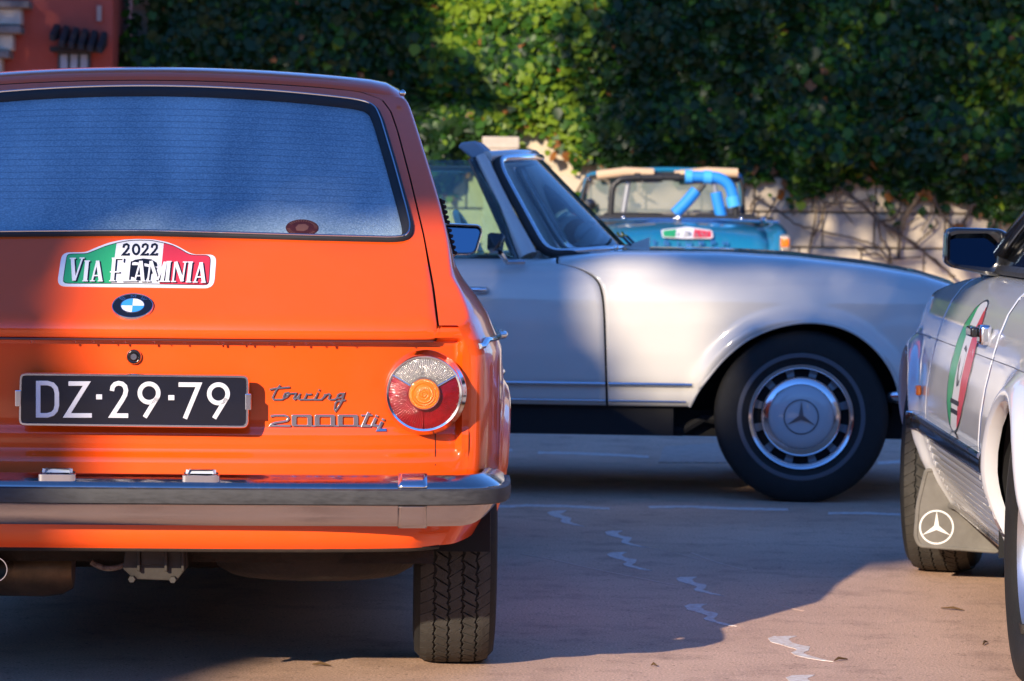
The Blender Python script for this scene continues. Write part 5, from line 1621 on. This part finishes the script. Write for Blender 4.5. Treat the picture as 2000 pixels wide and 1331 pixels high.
# boot letters and rally sticker
def tf(u, v_, h):
    z = tpx(u, v_, 0.05).z
    y = interp(z, [0.58, 0.655, 0.71, 0.745, 0.785, 0.815], [0.015, 0.03, 0.06, 0.12, 0.22, 0.40])
    p = tpx(u, v_, y)
    return Vector((p.x, y - 0.045 - h * 0.8, p.z + 0.012 + h * 0.6))
LETT = {'T': [[(0, 1), (1, 1)], [(.5, 1), (.5, 0)]], 'R': [[(0, 0), (0, 1), (.8, 1), (.9, .75), (.8, .5), (0, .5)], [(.5, .5), (1, 0)]], 'I': [[(.5, 0), (.5, 1)]],
        'U': [[(0, 1), (0, .2), (.2, 0), (.8, 0), (1, .2), (1, 1)]], 'M': [[(0, 0), (0, 1), (.5, .3), (1, 1), (1, 0)]], 'P': [[(0, 0), (0, 1), (.8, 1), (.95, .75), (.8, .5), (0, .5)]], 'H': [[(0, 0), (0, 1)], [(1, 0), (1, 1)], [(0, .5), (1, .5)]]}
for ch, cx in zip('TRIUMPH', (1277, 1301, 1323, 1344, 1368, 1392, 1415)):
    MB().strokes([[(cx - 4 + 8 * a, 484 - 9 * b) for a, b in ln] for ln in LETT[ch]], 2.0, tf, 0.006).build('boot_letter', M_CHROME, blue, smooth=False)
so2 = round_loop([(1290, 453), (1320, 450), (1340, 447), (1362, 450), (1390, 454), (1392, 470), (1340, 470), (1293, 468)], 60, 1)
s2 = MB().poly(so2, tf, 0.0, 0.003).build('rally_sticker', M_STW, blue, smooth=False)
MB().poly([(1294, 455), (1320, 452), (1318, 467), (1296, 466)], tf, 0.003, 0.0042).strokes([[(1299, 465), (1301, 457)], [(1305, 465), (1307, 457)], [(1311, 465), (1313, 457)]], 1.2, tf, 0.005).build('green_field', M_STG, s2, smooth=False)
MB().poly([(1355, 452), (1388, 456), (1389, 468), (1353, 468)], tf, 0.003, 0.0042).build('red_field', M_STR, s2, smooth=False)
MB().strokes([[(1336, 458), (1345, 458), (1343, 464), (1334, 464)], [(1348, 458), (1347, 465)], [(1325, 458), (1323, 465)], [(1360, 458), (1358, 465), (1364, 465)], [(1368, 458), (1374, 465)], [(1380, 458), (1378, 465)]], 1.6, tf, 0.0052).build('sticker_print', mat('print_grey', (0.25, 0.25, 0.27), rough=0.5), s2, smooth=False)['kind'] = 'stuff'
# tail lamps
for sg in (1, -1):
    p = tpx(1532, 476, 0.06)
    tl = MB().box((sg * p.x, 0.05, p.z), (0.075, 0.10, 0.125)).build('tail_light', M_LCLEAR, blue, mods=[('BEVEL', dict(width=0.022, segments=3))])
    MB().box((sg * p.x, 0.045, p.z + 0.005), (0.064, 0.102, 0.070)).build('amber_lens', M_LAMB, tl, mods=[('BEVEL', dict(width=0.018, segments=3))])
# windscreen with frame, tan visors
wy = 1.55
wl = [tpx(px, py, wy) for px, py in [(1128, 432), (1147, 346), (1180, 338), (1300, 332), (1410, 337), (1446, 345), (1452, 432)]]
MB().tube(spline([tuple(p) for p in wl[:1]] + [tuple(wl[0].lerp(wl[1], 0.9))] + [tuple(p) for p in wl[1:6]] + [tuple(wl[6].lerp(wl[5], 0.9))] + [tuple(wl[6])], 4), 0.020, 8).build('screen_frame', M_BLUE, blue)
MB().tube([tuple(p + Vector((0, -0.03, -0.03))) for p in spline([tuple(p) for p in wl], 3)], 0.014, 8).build('screen_rubber', M_RUBBER, blue)
gmat = glass('grey_glass', (0.42, 0.43, 0.43), alpha=0.30)
MB().add([wl[0], wl[1], wl[2], wl[3], wl[4], wl[5], wl[6]], [(0, 1, 2, 3, 4, 5, 6)]).build('windscreen', gmat, blue, smooth=False)
M_VTAN = mat('visor_tan', (0.60, 0.42, 0.26), rough=0.7)
for xs in ((1166, 1276), (1318, 1440)):
    a, b_ = [tpx(x, 343, wy - 0.07) for x in xs]
    MB().tube([(a.x, wy - 0.07, a.z), ((a.x + b_.x) / 2, wy - 0.09, a.z + 0.028), (b_.x, wy - 0.07, a.z + 0.022)], 0.036, 10, squash=1.0).build('sun_visor', M_VTAN, blue)
for px, py in ((1147, 348), (1152, 352), (1440, 345), (1444, 347)):
    p = tpx(px, py, wy - 0.05)
    MB().lathe([(0.001, -0.015), (0.015, 0), (0.001, 0.015)], p, 'Z', 10).build('frame_clip', M_CHROME, blue)
# door mirror and interior
p = tpx(1152, 400, 1.5)
MB().lathe([(0.001, -0.02), (0.045, -0.01), (0.045, 0.01), (0.001, 0.03)], p, 'Y', 18).build('door_mirror', M_BLACKGLOSS, blue)
MB().box((0, 1.45, 0.74), (1.3, 0.2, 0.2)).box((0.33, 1.0, 0.68), (0.45, 0.16, 0.42)).box((-0.33, 1.0, 0.68), (0.45, 0.16, 0.42)).build('seats', M_RUBBER, blue, mods=[('BEVEL', dict(width=0.04, segments=3))])
# roll cage and its bright padding
ry = 0.95
def cage(name, pts, r, m, y=ry, n=4):
    P = [tuple(tpx(px, py, y + dy)) for px, py, dy in pts]
    return MB().tube(spline(P, n) if len(P) > 2 else P, r, 10).build(name, m, blue)
M_CAGE = mat('cage_black', (0.02, 0.02, 0.022), rough=0.4)
M_CAGEG = mat('cage_grey', (0.35, 0.36, 0.38), rough=0.35, metal=0.5)
cage('roll_hoop', [(1192, 434, 0), (1196, 372, 0), (1206, 356, 0), (1228, 348, 0), (1330, 347, 0), (1400, 346, 0), (1425, 354, 0), (1434, 375, 0), (1438, 434, 0)], 0.024, M_CAGE)
cage('cage_strut', [(1215, 432, 0.05), (1228, 350, 0.05)], 0.020, M_CAGEG)
cage('cage_brace', [(1316, 432, 0.02), (1376, 360, 0.02)], 0.018, M_CAGE)
cage('cage_brace', [(1409, 434, 0.02), (1394, 356, 0.02)], 0.018, M_CAGEG)
for x in (1245, 1288, 1322):
    cage('cage_clamp', [(x - 6, 347, 0), (x + 6, 347, 0)], 0.034, M_CAGE)
M_FOAM = mat('foam_blue', (0.02, 0.27, 0.80), rough=0.6, var=0.15, var_scale=10)
M_FOAML = mat('foam_light', (0.06, 0.40, 0.88), rough=0.45)
cage('foam_pad', [(1338, 345, 0), (1385, 346, 0), (1405, 349, 0), (1422, 360, 0), (1430, 378, 0), (1433, 400, 0)], 0.042, M_FOAM)
cage('foam_cuff', [(1338, 345, 0), (1352, 345, 0)], 0.050, M_FOAML)
cage('foam_cuff', [(1374, 346, 0), (1390, 347, 0)], 0.051, M_FOAML)
cage('foam_cuff', [(1430, 384, 0), (1434, 404, 0)], 0.050, M_FOAML)
cage('foam_pad', [(1360, 372, 0.0), (1340, 396, 0.0), (1318, 418, 0.0)], 0.044, M_FOAM)
cage('foam_pad', [(1398, 376, 0.0), (1404, 404, 0.0), (1411, 432, 0.0)], 0.043, M_FOAM)
# wheels and bumper
for sx in (0.66, -0.66):
    for y in (0.75, 2.85):
        MB().lathe(tyre_prof(0.30, 0.155, 0.18), (sx, y, 0.30), 'X', 36).build('wheel', M_TYRE, blue)
MB().tube([(-0.74, 0.15, 0.45), (-0.70, -0.04, 0.45), (0, -0.09, 0.45), (0.70, -0.04, 0.45), (0.74, 0.15, 0.45)], 0.04, 10).build('rear_bumper', M_CHROME, blue)
# ================================================================== garden wall, ivy, red house
WALLY = 27.0
M_PLASTER = mat('wall_plaster', (0.66, 0.56, 0.42), rough=0.9, var=0.35, var_scale=1.6, bump=0.4, bump_scale=25, detail=8)
M_STONE = mat('pale_stone', (0.60, 0.52, 0.42), rough=0.85, var=0.3, var_scale=5, bump=0.4, bump_scale=30)
wallF = Frame((1.5, WALLY, GZ), 0)
gwall = root('garden_wall', wallF, 'beige rendered retaining wall half hidden under dark ivy', 'wall')
mbw = MB().box((1.2, 0.25, 2.4), (11.9, 0.5, 4.8))
mbw.build('render_coat', M_PLASTER, gwall, smooth=False)
# coping stones, above the picture
for k in range(12):
    MB().box((-4.25 + k * 0.995, 0.2, 4.85), (0.98, 0.66, 0.10)).build('coping_stone', M_STONE, gwall, smooth=False, mods=[('BEVEL', dict(width=0.015, segments=2))])
# a low block wall runs in front of the render where the ivy is thin: courses of stone
for r in range(4):
    z0 = 0.02 + r * 0.30
    x = -4.7 + (0.22 if r % 2 else 0)
    while x < 7.0:
        wdt = random.uniform(0.42, 0.62)
        MB().box((x + wdt / 2, -0.035 + random.uniform(-0.008, 0.008), z0 + 0.147), (wdt - 0.012, 0.09, 0.286)).build('stone', M_PLASTER, gwall, smooth=False, mods=[('BEVEL', dict(width=0.012, segments=2))])
        x += wdt
# stone pier
pa, pb = at_depth(942, 267, 26.5), at_depth(1015, 267, 26.5)
pier = root('stone_pier', Frame(((pa.x + pb.x) / 2, 26.62, GZ), 0), 'pale sunlit stone pier in front of the ivy', 'pier')
hw = (pb.x - pa.x)
MB().box((0, 0, (pa.z - GZ) / 2 - 0.05), (hw * 0.94, hw * 0.94, pa.z - GZ - 0.10)).build('shaft', M_STONE, pier, smooth=False, mods=[('BEVEL', dict(width=0.012, segments=2))])
MB().box((0, 0, pa.z - GZ - 0.05), (hw, hw, 0.10)).build('cap', M_STONE, pier, smooth=False, mods=[('BEVEL', dict(width=0.012, segments=2))])

# ---- ivy: tens of thousands of leaves hung on the wall, thinning out downwards
def leafmat(name, col, tr):
    m = bpy.data.materials.new(name)
    m.use_nodes = True
    t = m.node_tree
    b = t.nodes['Principled BSDF']
    b.inputs['Base Color'].default_value = (*col, 1)
    b.inputs['Roughness'].default_value = 0.42
    b.inputs['Specular IOR Level'].default_value = 0.28
    tl = t.nodes.new('ShaderNodeBsdfTranslucent')
    tl.inputs[0].default_value = (col[0] * 1.6, col[1] * 1.5, col[2] * 0.6, 1)
    mx = t.nodes.new('ShaderNodeMixShader')
    mx.inputs[0].default_value = tr
    t.links.new(b.outputs[0], mx.inputs[1]); t.links.new(tl.outputs[0], mx.inputs[2])
    t.links.new(mx.outputs[0], t.nodes['Material Output'].inputs[0])
    return m
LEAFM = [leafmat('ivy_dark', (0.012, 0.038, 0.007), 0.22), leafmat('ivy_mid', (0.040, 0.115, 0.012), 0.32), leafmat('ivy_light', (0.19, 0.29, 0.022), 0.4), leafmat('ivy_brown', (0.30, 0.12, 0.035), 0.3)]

def leaf_mesh(name, pts, nrm, size, midx, parent, mats, kind='stuff', lobes=True):
    """one mesh of leaf-shaped faces; pts, nrm (n,3), size (n,), midx (n,)"""
    n = len(pts)
    up = RNG.normal(0, 0.5, (n, 3)) + np.array([0, 0, -1.0])
    t = np.cross(nrm, up); t /= np.linalg.norm(t, axis=1)[:, None] + 1e-9
    b = np.cross(t, nrm); b /= np.linalg.norm(b, axis=1)[:, None] + 1e-9
    shape = [(0.0, -0.45, 0.0), (0.42, -0.30, -0.10), (0.50, 0.10, -0.12), (0.0, 0.62, -0.05), (-0.50, 0.10, -0.12), (-0.42, -0.30, -0.10)] if lobes else [(0, -0.6, 0), (0.35, 0, -0.08), (0, 0.6, 0), (-0.35, 0, -0.08)]
    k = len(shape)
    V = np.zeros((n, k, 3))
    for i, (a, c, d) in enumerate(shape):
        V[:, i] = pts + size[:, None] * (t * a + b * c + nrm * d)
    V = V.reshape(-1, 3)
    tri = [(0, 1, 2, 3), (0, 3, 4, 5)] if lobes else [(0, 1, 2, 3)]
    q = len(tri)
    idx = (np.arange(n)[:, None, None] * k + np.array(tri)[None]).reshape(-1)
    me = bpy.data.meshes.new(name)
    me.vertices.add(n * k)
    me.vertices.foreach_set('co', V.ravel())
    me.loops.add(n * q * 4)
    me.loops.foreach_set('vertex_index', idx.astype(np.int32))
    me.polygons.add(n * q)
    me.polygons.foreach_set('loop_start', (np.arange(n * q) * 4).astype(np.int32))
    for m in mats:
        me.materials.append(m)
    me.polygons.foreach_set('material_index', np.repeat(midx, q).astype(np.int32))
    me.update(calc_edges=True)
    me.validate()
    o = bpy.data.objects.new(name, me)
    COL.objects.link(o)
    o.parent = parent
    if kind:
        o['kind'] = kind
    return o

IVX = [-200, 300, 780, 800, 930, 945, 1010, 1060, 1090, 1140, 1190, 1260, 1330, 1400, 1450, 1500, 1560, 1600, 1660, 1720, 1780, 1850, 1930, 2000, 2400]
IVY_ = [560, 560, 520, 430, 300, 262, 262, 285, 290, 300, 330, 318, 325, 318, 335, 350, 365, 360, 352, 378, 392, 402, 410, 425, 430]
def px_of(x, y, z):
    d = CROT.transposed() @ (Vector((x, y, z)) - CPOS)
    return PXW / 2 + FPX * d.x / -d.z, PXH / 2 - FPX * d.y / -d.z
ivyF = Frame((0, WALLY, GZ), 0)
ivy = root('ivy', ivyF, 'dense dark green ivy hanging over the upper part of the wall', 'ivy')
def lump(x, z, s, seed):
    return noise.noise(Vector((x * s + seed, z * s, seed * 1.7)))
P, Nn, S, MI = [], [], [], []
n_try = 135000
X = RNG.uniform(-4.6, 6.6, n_try)
Zz = RNG.uniform(0.3, 4.55, n_try)
U = RNG.uniform(0, 1, n_try)
for i in range(n_try):
    x, z = X[i], Zz[i]
    px, py = px_of(x, WALLY - 0.25, z + GZ)
    edge = float(np.interp(px, IVX, IVY_)) + 40 * lump(x, z * 0.5, 2.3, 3.1) + 30 * lump(x, z * 0.5, 6.0, 8.2)
    d = py - edge
    if d > 0 and U[i] > 0.10 * math.exp(-d / 22):
        continue
    if px < 232 + 14 * lump(x, z, 5, 1.0) - (py - 60) * 0.1 and py < 200:
        continue
    if px < 300 + 40 * lump(x, z, 4, 5.0) and py < 78 and U[i] > 0.12:
        continue
    bulge = 0.24 + 0.24 * lump(x, z, 0.9, 2.0) + 0.24 * lump(x, z, 2.4, 6.0)
    bulge *= smoothstep(12, -90, d)
    dep = 0.03 + bulge * (U[i] ** 0.45) + RNG.uniform(0, 0.05)
    P.append((x, -0.09 - dep, z))
    e = 0.06
    gx = (lump(x + e, z, 2.6, 6.0) - lump(x - e, z, 2.6, 6.0)) * 0.6
    gz = (lump(x, z + e, 2.6, 6.0) - lump(x, z - e, 2.6, 6.0)) * 0.6
    v_ = np.array([gx, -1.0, 0.35 + gz]) + RNG.normal(0, 0.42, 3)
    Nn.append(v_ / np.linalg.norm(v_))
    S.append(RNG.choice([RNG.uniform(0.035, 0.07), RNG.uniform(0.06, 0.11)]))
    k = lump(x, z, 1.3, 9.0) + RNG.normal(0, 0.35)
    k += 0.7 * smoothstep(1250, 1080, px) * smoothstep(760, 880, px) - 0.38  # more pale leaves in the sunlit patch: sunlight painted into leaf colour
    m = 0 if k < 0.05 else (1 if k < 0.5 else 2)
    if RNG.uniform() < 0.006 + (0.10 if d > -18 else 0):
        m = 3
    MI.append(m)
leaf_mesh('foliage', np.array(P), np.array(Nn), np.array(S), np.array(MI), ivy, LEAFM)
# woody stems on the bare wall, traced at 2.377 times the photograph from (1380, 0)
M_BARK = mat('ivy_bark', (0.13, 0.095, 0.065), rough=0.9, var=0.5, var_scale=12, bump=0.4, bump_scale=60)
STEMS = [([(215, 905), (330, 980), (430, 1045), (560, 1080), (700, 1115), (800, 1150), (850, 1230)], 5), ([(540, 820), (640, 890), (720, 950), (790, 1020), (860, 1060), (960, 1130), (1060, 1210), (1150, 1290)], 8),
         ([(905, 880), (895, 980), (870, 1010), (820, 1025)], 9), ([(795, 1030), (810, 1100), (845, 1170), (860, 1260)], 6), ([(955, 690), (975, 800), (985, 900), (940, 980), (905, 1060), (890, 1200)], 10),
         ([(1060, 800), (1050, 900), (1090, 990), (1150, 1060), (1170, 1150)], 8), ([(1370, 900), (1330, 930), (1240, 955), (1205, 1020), (1190, 1090)], 9), ([(1320, 940), (1340, 1010), (1300, 1100)], 6),
         ([(480, 700), (470, 800), (500, 900), (560, 940), (640, 945), (760, 935)], 5), ([(170, 370), (240, 450), (300, 530), (330, 560)], 4), ([(560, 780), (600, 900), (600, 950)], 6), ([(700, 1160), (780, 1180), (850, 1200), (1000, 1195)], 5),
         ([(930, 640), (900, 620), (880, 660)], 4), ([(1120, 860), (1160, 930), (1220, 960)], 5), ([(640, 890), (560, 960), (500, 970)], 4), ([(860, 1060), (930, 1040), (990, 1010)], 4)]
for pts, wd in STEMS:
    pp = [at_depth(1380 + x / 2.377, y / 2.377, WALLY - 0.16 - 0.03 * random.random()) for x, y in pts]
    pp = [p - Vector((0, WALLY, GZ)) for p in pp]
    sp = spline([tuple(p) for p in pp], 5)
    sp = [p + Vector((random.gauss(0, .006), 0, random.gauss(0, .006))) for p in sp]
    r0 = wd / 2 / 2.377 / 230 * 1.9
    MB().tube(sp, [r0 * (1 + 0.25 * math.sin(i * 1.3)) for i in range(len(sp))], 7).build('stem', M_BARK, ivy)
for k in range(26):
    px, py = random.uniform(1150, 1990), random.uniform(330, 430)
    a = at_depth(px, py, WALLY - 0.14)
    b2 = at_depth(px + random.uniform(-60, 60), py + random.uniform(40, 110), WALLY - 0.13)
    mid = (a + b2) / 2 + Vector((random.uniform(-.1, .1), 0, random.uniform(-.05, .05)))
    MB().tube([p - Vector((0, WALLY, GZ)) for p in spline([tuple(a), tuple(mid), tuple(b2)], 5)], random.uniform(0.005, 0.011), 6).build('stem', M_BARK, ivy)

# ---- shrub at the foot of the wall between the two open cars
shrub = root('low_shrub', Frame((0.35, 26.2, GZ), 0), 'bright green low shrub between the two open cars', 'shrub')
n = 900
pp = RNG.normal(0, 1, (n, 3)); pp /= np.linalg.norm(pp, axis=1)[:, None]
pp *= (RNG.uniform(0.4, 1, n) ** 0.5)[:, None] * np.array([0.28, 0.25, 0.36])
pp += np.array([0.12, 0, 0.72])
nn = pp - np.array([0.12, 0, 0.6]); nn /= np.linalg.norm(nn, axis=1)[:, None]
nn = nn * 0.6 + RNG.normal(0, 0.4, (n, 3)); nn /= np.linalg.norm(nn, axis=1)[:, None]
leaf_mesh('foliage', pp, nn, RNG.uniform(0.05, 0.09, n), RNG.choice([1, 2, 2], n), shrub, LEAFM)
for k in range(5):
    MB().tube([(0.1 + 0.02 * k, 0, 0), (0.06 + 0.03 * k, 0.02 * (k - 2), 0.4), (-0.05 + 0.08 * k, 0.06 * (k - 2), 0.8)], [0.012, 0.009, 0.004], 6).build('stem', M_BARK, shrub)

# ---- red house at the upper left
HY = 26.3
M_RED = mat('red_render', (0.50, 0.095, 0.06), rough=0.9, var=0.3, var_scale=1.5, bump=0.3, bump_scale=20, detail=8)
M_GREYST = mat('grey_stone', (0.26, 0.22, 0.19), rough=0.9, var=0.45, var_scale=6, bump=0.5, bump_scale=20)
M_TILE = mat('dark_tile', (0.035, 0.028, 0.026), rough=0.8, var=0.5, var_scale=9, bump=0.5, bump_scale=20)
hr = at_depth(220, 60, HY)
house = root('red_house', Frame((hr.x - 1.6, HY, GZ), 0), 'red rendered house with a stepped stone edge and tiled window hood', 'house')
HX = hr.x - 1.6
def hpx(px, py, y=0.0):
    p = at_depth(px, py, HY + y)
    return Vector((p.x - HX, y, p.z - GZ))
MB().box((0, 1.7, 2.75), (3.2, 3.4, 5.5)).build('wall', M_RED, house, smooth=False)
MB().box((0, 1.7, 5.6), (3.6, 3.8, 0.2)).build('roof', M_TILE, house, smooth=False)
# stepped stones climbing the left corner
for (x0, y0, x1, y1, xt) in ((-60, 52, 44, 66, 50), (-60, 100, 22, 114, 28), (-60, 4, 60, 16, 66), (-60, 148, 5, 162, 10)):
    a, b2 = hpx(x0, y1, -0.12), hpx(x1, y0, -0.12)
    MB().box(((a.x + b2.x) / 2, -0.10, (a.z + b2.z) / 2), (b2.x - a.x, 0.24, b2.z - a.z)).build('step_slab', M_GREYST, house, smooth=False, mods=[('BEVEL', dict(width=0.01, segments=2))])
    a2, b3 = hpx(x0, y1 + 34, -0.08), hpx(x1 - 16, y1, -0.08)
    MB().box(((a2.x + b3.x) / 2, -0.075, (a2.z + b3.z) / 2), (b3.x - a2.x, 0.17, b3.z - a2.z - 0.006)).build('step_stone', M_STONE, house, smooth=False, mods=[('BEVEL', dict(width=0.015, segments=2))])
# window with panes below a tiled hood
wl0, wr0 = hpx(114, 102), hpx(177, 170)
win_ = MB().box(((wl0.x + wr0.x) / 2, -0.01, (wl0.z + wr0.z) / 2), (wr0.x - wl0.x, 0.04, wl0.z - wr0.z)).build('window', mat('window_frame_dark', (0.05, 0.055, 0.06), rough=0.5), house, smooth=False)
for k in range(3):
    x0 = wl0.x + 0.02 + k * (wr0.x - wl0.x - 0.02) / 3
    MB().box((x0 + 0.032, -0.034, (wl0.z + wr0.z) / 2), (0.056, 0.012, wl0.z - wr0.z - 0.04)).build('pane', mat('pale_curtain', (0.42, 0.46, 0.55), rough=0.2, coat=0.6), win_, smooth=False)
hood = None
for k in range(6):
    xa = 97 + k * 18.5
    yy = 50 + k * 3.0
    drop = 36 + (3 if k else -6)
    a, b2 = hpx(xa, yy + drop, -0.30), hpx(xa + 19.5, yy, -0.02)
    pts = [(a.x, -0.02, b2.z + 0.02), (a.x, -0.34, a.z + 0.06), (a.x, -0.34, a.z), (a.x, -0.02, b2.z - 0.10)]
    o = MB().prism(pts, (b2.x - a.x + 0.006, 0, -0.012)).build('hood_tile', M_TILE, house, smooth=False, mods=[('BEVEL', dict(width=0.012, segments=2))])
a, b2 = hpx(98, 90, -0.02), hpx(202, 104, -0.02)
MB().box(((a.x + b2.x) / 2, -0.12, b2.z + 0.02), (b2.x - a.x - 0.05, 0.22, 0.04)).build('hood_board', M_TILE, house, smooth=False)
a, b2 = hpx(190, 42), hpx(199, 12)
MB().box(((a.x + b2.x) / 2, -0.015, (a.z + b2.z) / 2), (b2.x - a.x, 0.03, b2.z - a.z)).build('plaque', mat('plaque', (0.42, 0.30, 0.24), rough=0.7), house, smooth=False)
# ================================================================== trees that shade the yard, and unseen houses added against sky glare
TAN_X = math.tan(SUN_AZ)
TAN_Z = math.tan(SUN_EL) / math.cos(SUN_AZ)
def sun_plane(p, Yo):
    """where the ray from the sun to p crosses the plane y = Yo"""
    h = p[1] - Yo
    return p[0] - h * TAN_X, p[2] + h * TAN_Z
CROWNM = [leafmat('tree_leaf_dark', (0.035, 0.075, 0.02), 0.25), leafmat('tree_leaf', (0.06, 0.12, 0.028), 0.3)]
M_TRUNK = mat('tree_bark', (0.12, 0.09, 0.065), rough=0.9, var=0.5, var_scale=5, bump=0.6, bump_scale=20)
def inside(poly, x, z):
    c = False
    n = len(poly)
    for i in range(n):
        x0, z0 = poly[i]; x1, z1 = poly[i - 1]
        if (z0 > z) != (z1 > z) and x < (x1 - x0) * (z - z0) / (z1 - z0) + x0:
            c = not c
    return c
def shade_tree(label, base, Yo, polys, holes, thick, dens, leaf, trunk_top, sparse=()):
    """a tree whose crown fills the given outlines (x, z at y = Yo)"""
    fr = Frame((base[0], base[1], 0), 0)
    r = root('plane_tree', fr, label, 'tree', 'trees around the yard')
    P_, N_, S_ = [], [], []
    for poly in polys:
        xs = [p[0] for p in poly]; zs2 = [p[1] for p in poly]
        A2 = (max(xs) - min(xs)) * (max(zs2) - min(zs2))
        for _ in range(int(A2 * dens)):
            x, z = random.uniform(min(xs), max(xs)), random.uniform(min(zs2), max(zs2))
            j = 0.10 * lump(x, z, 3.0, 4.4)
            if not inside(poly, x + j, z + j * 0.7):
                continue
            if any(inside(h, x, z) for h in holes):
                continue
            if any(inside(h, x, z) and random.random() > keep for h, keep in sparse):
                continue
            dy = random.uniform(-thick, thick)
            # slide the leaf along the sun's ray so that the outline holds
            P_.append((x + dy * TAN_X - base[0], Yo + dy - base[1], z - dy * TAN_Z))
            N_.append(RNG.normal(0, 1, 3)); S_.append(random.uniform(leaf * 0.7, leaf * 1.3))
    N_ = np.array(N_); N_ /= np.linalg.norm(N_, axis=1)[:, None]
    leaf_mesh('crown', np.array(P_), N_, np.array(S_), RNG.integers(0, 2, len(P_)), r, CROWNM)
    t = Vector(trunk_top) - Vector((base[0], base[1], 0))
    MB().tube(spline([(0, 0, 0), tuple(t * 0.35 + Vector((0.1, 0, 0))), tuple(t * 0.7), tuple(t)], 6), [0.28 - 0.20 * i / 18 for i in range(19)], 12).build('trunk', M_TRUNK, r)
    for k in range(5):
        d = Vector((random.uniform(-1.2, 1.2), random.uniform(-0.5, 0.5), random.uniform(0.3, 1.4)))
        MB().tube([tuple(t * 0.75), tuple(t * 0.85 + d * 0.5), tuple(t * 0.9 + d)], [0.09, 0.06, 0.02], 8).build('limb', M_TRUNK, r)
    return r

YO = -8.0
def sp_(px, py, Y):
    return sun_plane(at_depth(px, py, Y), YO)
# shade on the orange car: above and left of a line across the tailgate
e1 = [sp_(-400, 1420, 7.0), sp_(340, 1420, 7.0), sp_(320, 1320, 7.2), sp_(110, 1090, 6.85), sp_(150, 960, 6.8), sp_(150, 860, 6.85), sp_(115, 780, 6.85), sp_(100, 690, 6.85), sp_(120, 625, 6.95), sp_(185, 560, 7.05), sp_(275, 468, 7.18), sp_(420, 440, 7.22), sp_(700, 425, 7.25), sp_(880, 415, 7.3), sp_(980, 340, 7.4)]
lit_w = [sp_(1110, 470, 11.9), sp_(1125, 560, 11.9), sp_(1150, 650, 11.9), sp_(1180, 720, 11.9), sp_(1185, 800, 11.9), sp_(1440, 800, 11.9), sp_(1435, 700, 11.9), sp_(1465, 620, 11.9), sp_(1450, 560, 11.9), sp_(1370, 510, 11.9), sp_(1230, 465, 11.9)]
lit_w2 = [sp_(880, 490, 11.9), sp_(880, 600, 11.9), sp_(915, 560, 11.9), sp_(935, 490, 11.9)]
nose = [sp_(1465, 620, 11.9), sp_(1450, 540, 11.9), sp_(1560, 530, 11.9), sp_(1800, 560, 11.9), sp_(1800, 640, 11.9), sp_(1600, 625, 11.9)]
zt = 10.9
poly1 = e1 + [(e1[-1][0] + 1.2, e1[-1][1] + 0.9), (e1[-1][0] + 1.4, zt), (e1[0][0] - 3.2, zt), (e1[0][0] - 3.2, e1[0][1])]
shade_tree('tall plane tree behind the viewer shading the orange car', (-11.5, YO), YO, [poly1], [lit_w, lit_w2], 0.7, 560, 0.17, (-10.6, YO, 7.4), [(nose, 0.10)])
# shade on the ivy
YO2 = 15.5
def sp2(px, py, Y=26.75):
    return sun_plane(at_depth(px, py, Y), YO2)
right = [sp2(1200, -160), sp2(1150, -20), sp2(1095, 90), sp2(1140, 200), sp2(1190, 290), sp2(1230, 330), sp2(1330, 360), sp2(1450, 400), sp2(1600, 500), sp2(2300, 560), sp2(2300, -300), sp2(1300, -300)]
left = [sp2(-300, -260), sp2(780, -260), sp2(825, 10), sp2(870, 90), sp2(955, 175), sp2(1010, 228), sp2(905, 200), sp2(780, 208), sp2(600, 300), sp2(-300, 420)]
shade_tree('plane tree left of the yard shading the right part of the ivy', (-5.6, YO2), YO2, [right], [], 0.5, 420, 0.13, (-3.6, YO2, 6.3), [([sp2(1200, 325), sp2(1440, 345), sp2(1700, 365), sp2(2300, 420), sp2(2300, 700), sp2(1200, 700)], 0.38), ([sp2(1090, -40), sp2(1190, -40), sp2(1240, 300), sp2(1150, 300)], 0.35)])
shade_tree('plane tree left of the yard shading the left part of the ivy', (-8.6, YO2 - 0.6), YO2, [left], [], 0.5, 640, 0.13, (-7.6, YO2, 6.6))

# unseen houses added on three sides to cut the bright low sky
M_GREYR = mat('grey_render', (0.20, 0.18, 0.16), rough=0.9, var=0.25, var_scale=1.0)
def sky_blocker(label, loc, yaw, L, Hh, D):
    r = root('sky_blocker', Frame(loc, yaw), label, 'house', 'unseen houses added to block the low sky')
    MB().box((0, D / 2, Hh / 2), (L, D, Hh)).build('wall', M_GREYR, r, smooth=False)
    MB().box((0, D / 2, Hh + 0.12), (L + 0.6, D + 0.6, 0.24)).build('roof', mat('roof_tile', (0.28, 0.10, 0.05), rough=0.9), r, smooth=False)
    n_ = int(L // 3)
    for i in range(n_):
        for z in ([1.6, 4.4] if Hh > 5 else [1.6]):
            wx = -L / 2 + (i + 0.5) * L / n_
            o = MB().box((wx, -0.03, z), (1.1, 0.08, 1.5)).build('window', mat('shutter_green', (0.05, 0.10, 0.07), rough=0.6), r, smooth=False)
            MB().box((wx, -0.075, z), (0.9, 0.02, 1.3)).build('pane', M_BLACKGLOSS, o, smooth=False)
sky_blocker('unseen grey house added behind the viewer to block low sky', (6, -20, 0), R(180), 44, 6.6, 8)
sky_blocker('unseen grey house added beyond the left edge to block low sky', (-19, 6, 0), R(90), 30, 6.4, 8)
sky_blocker('unseen grey house added beyond the right edge to block low sky', (17, 8, 0), R(-90), 44, 6.4, 8)
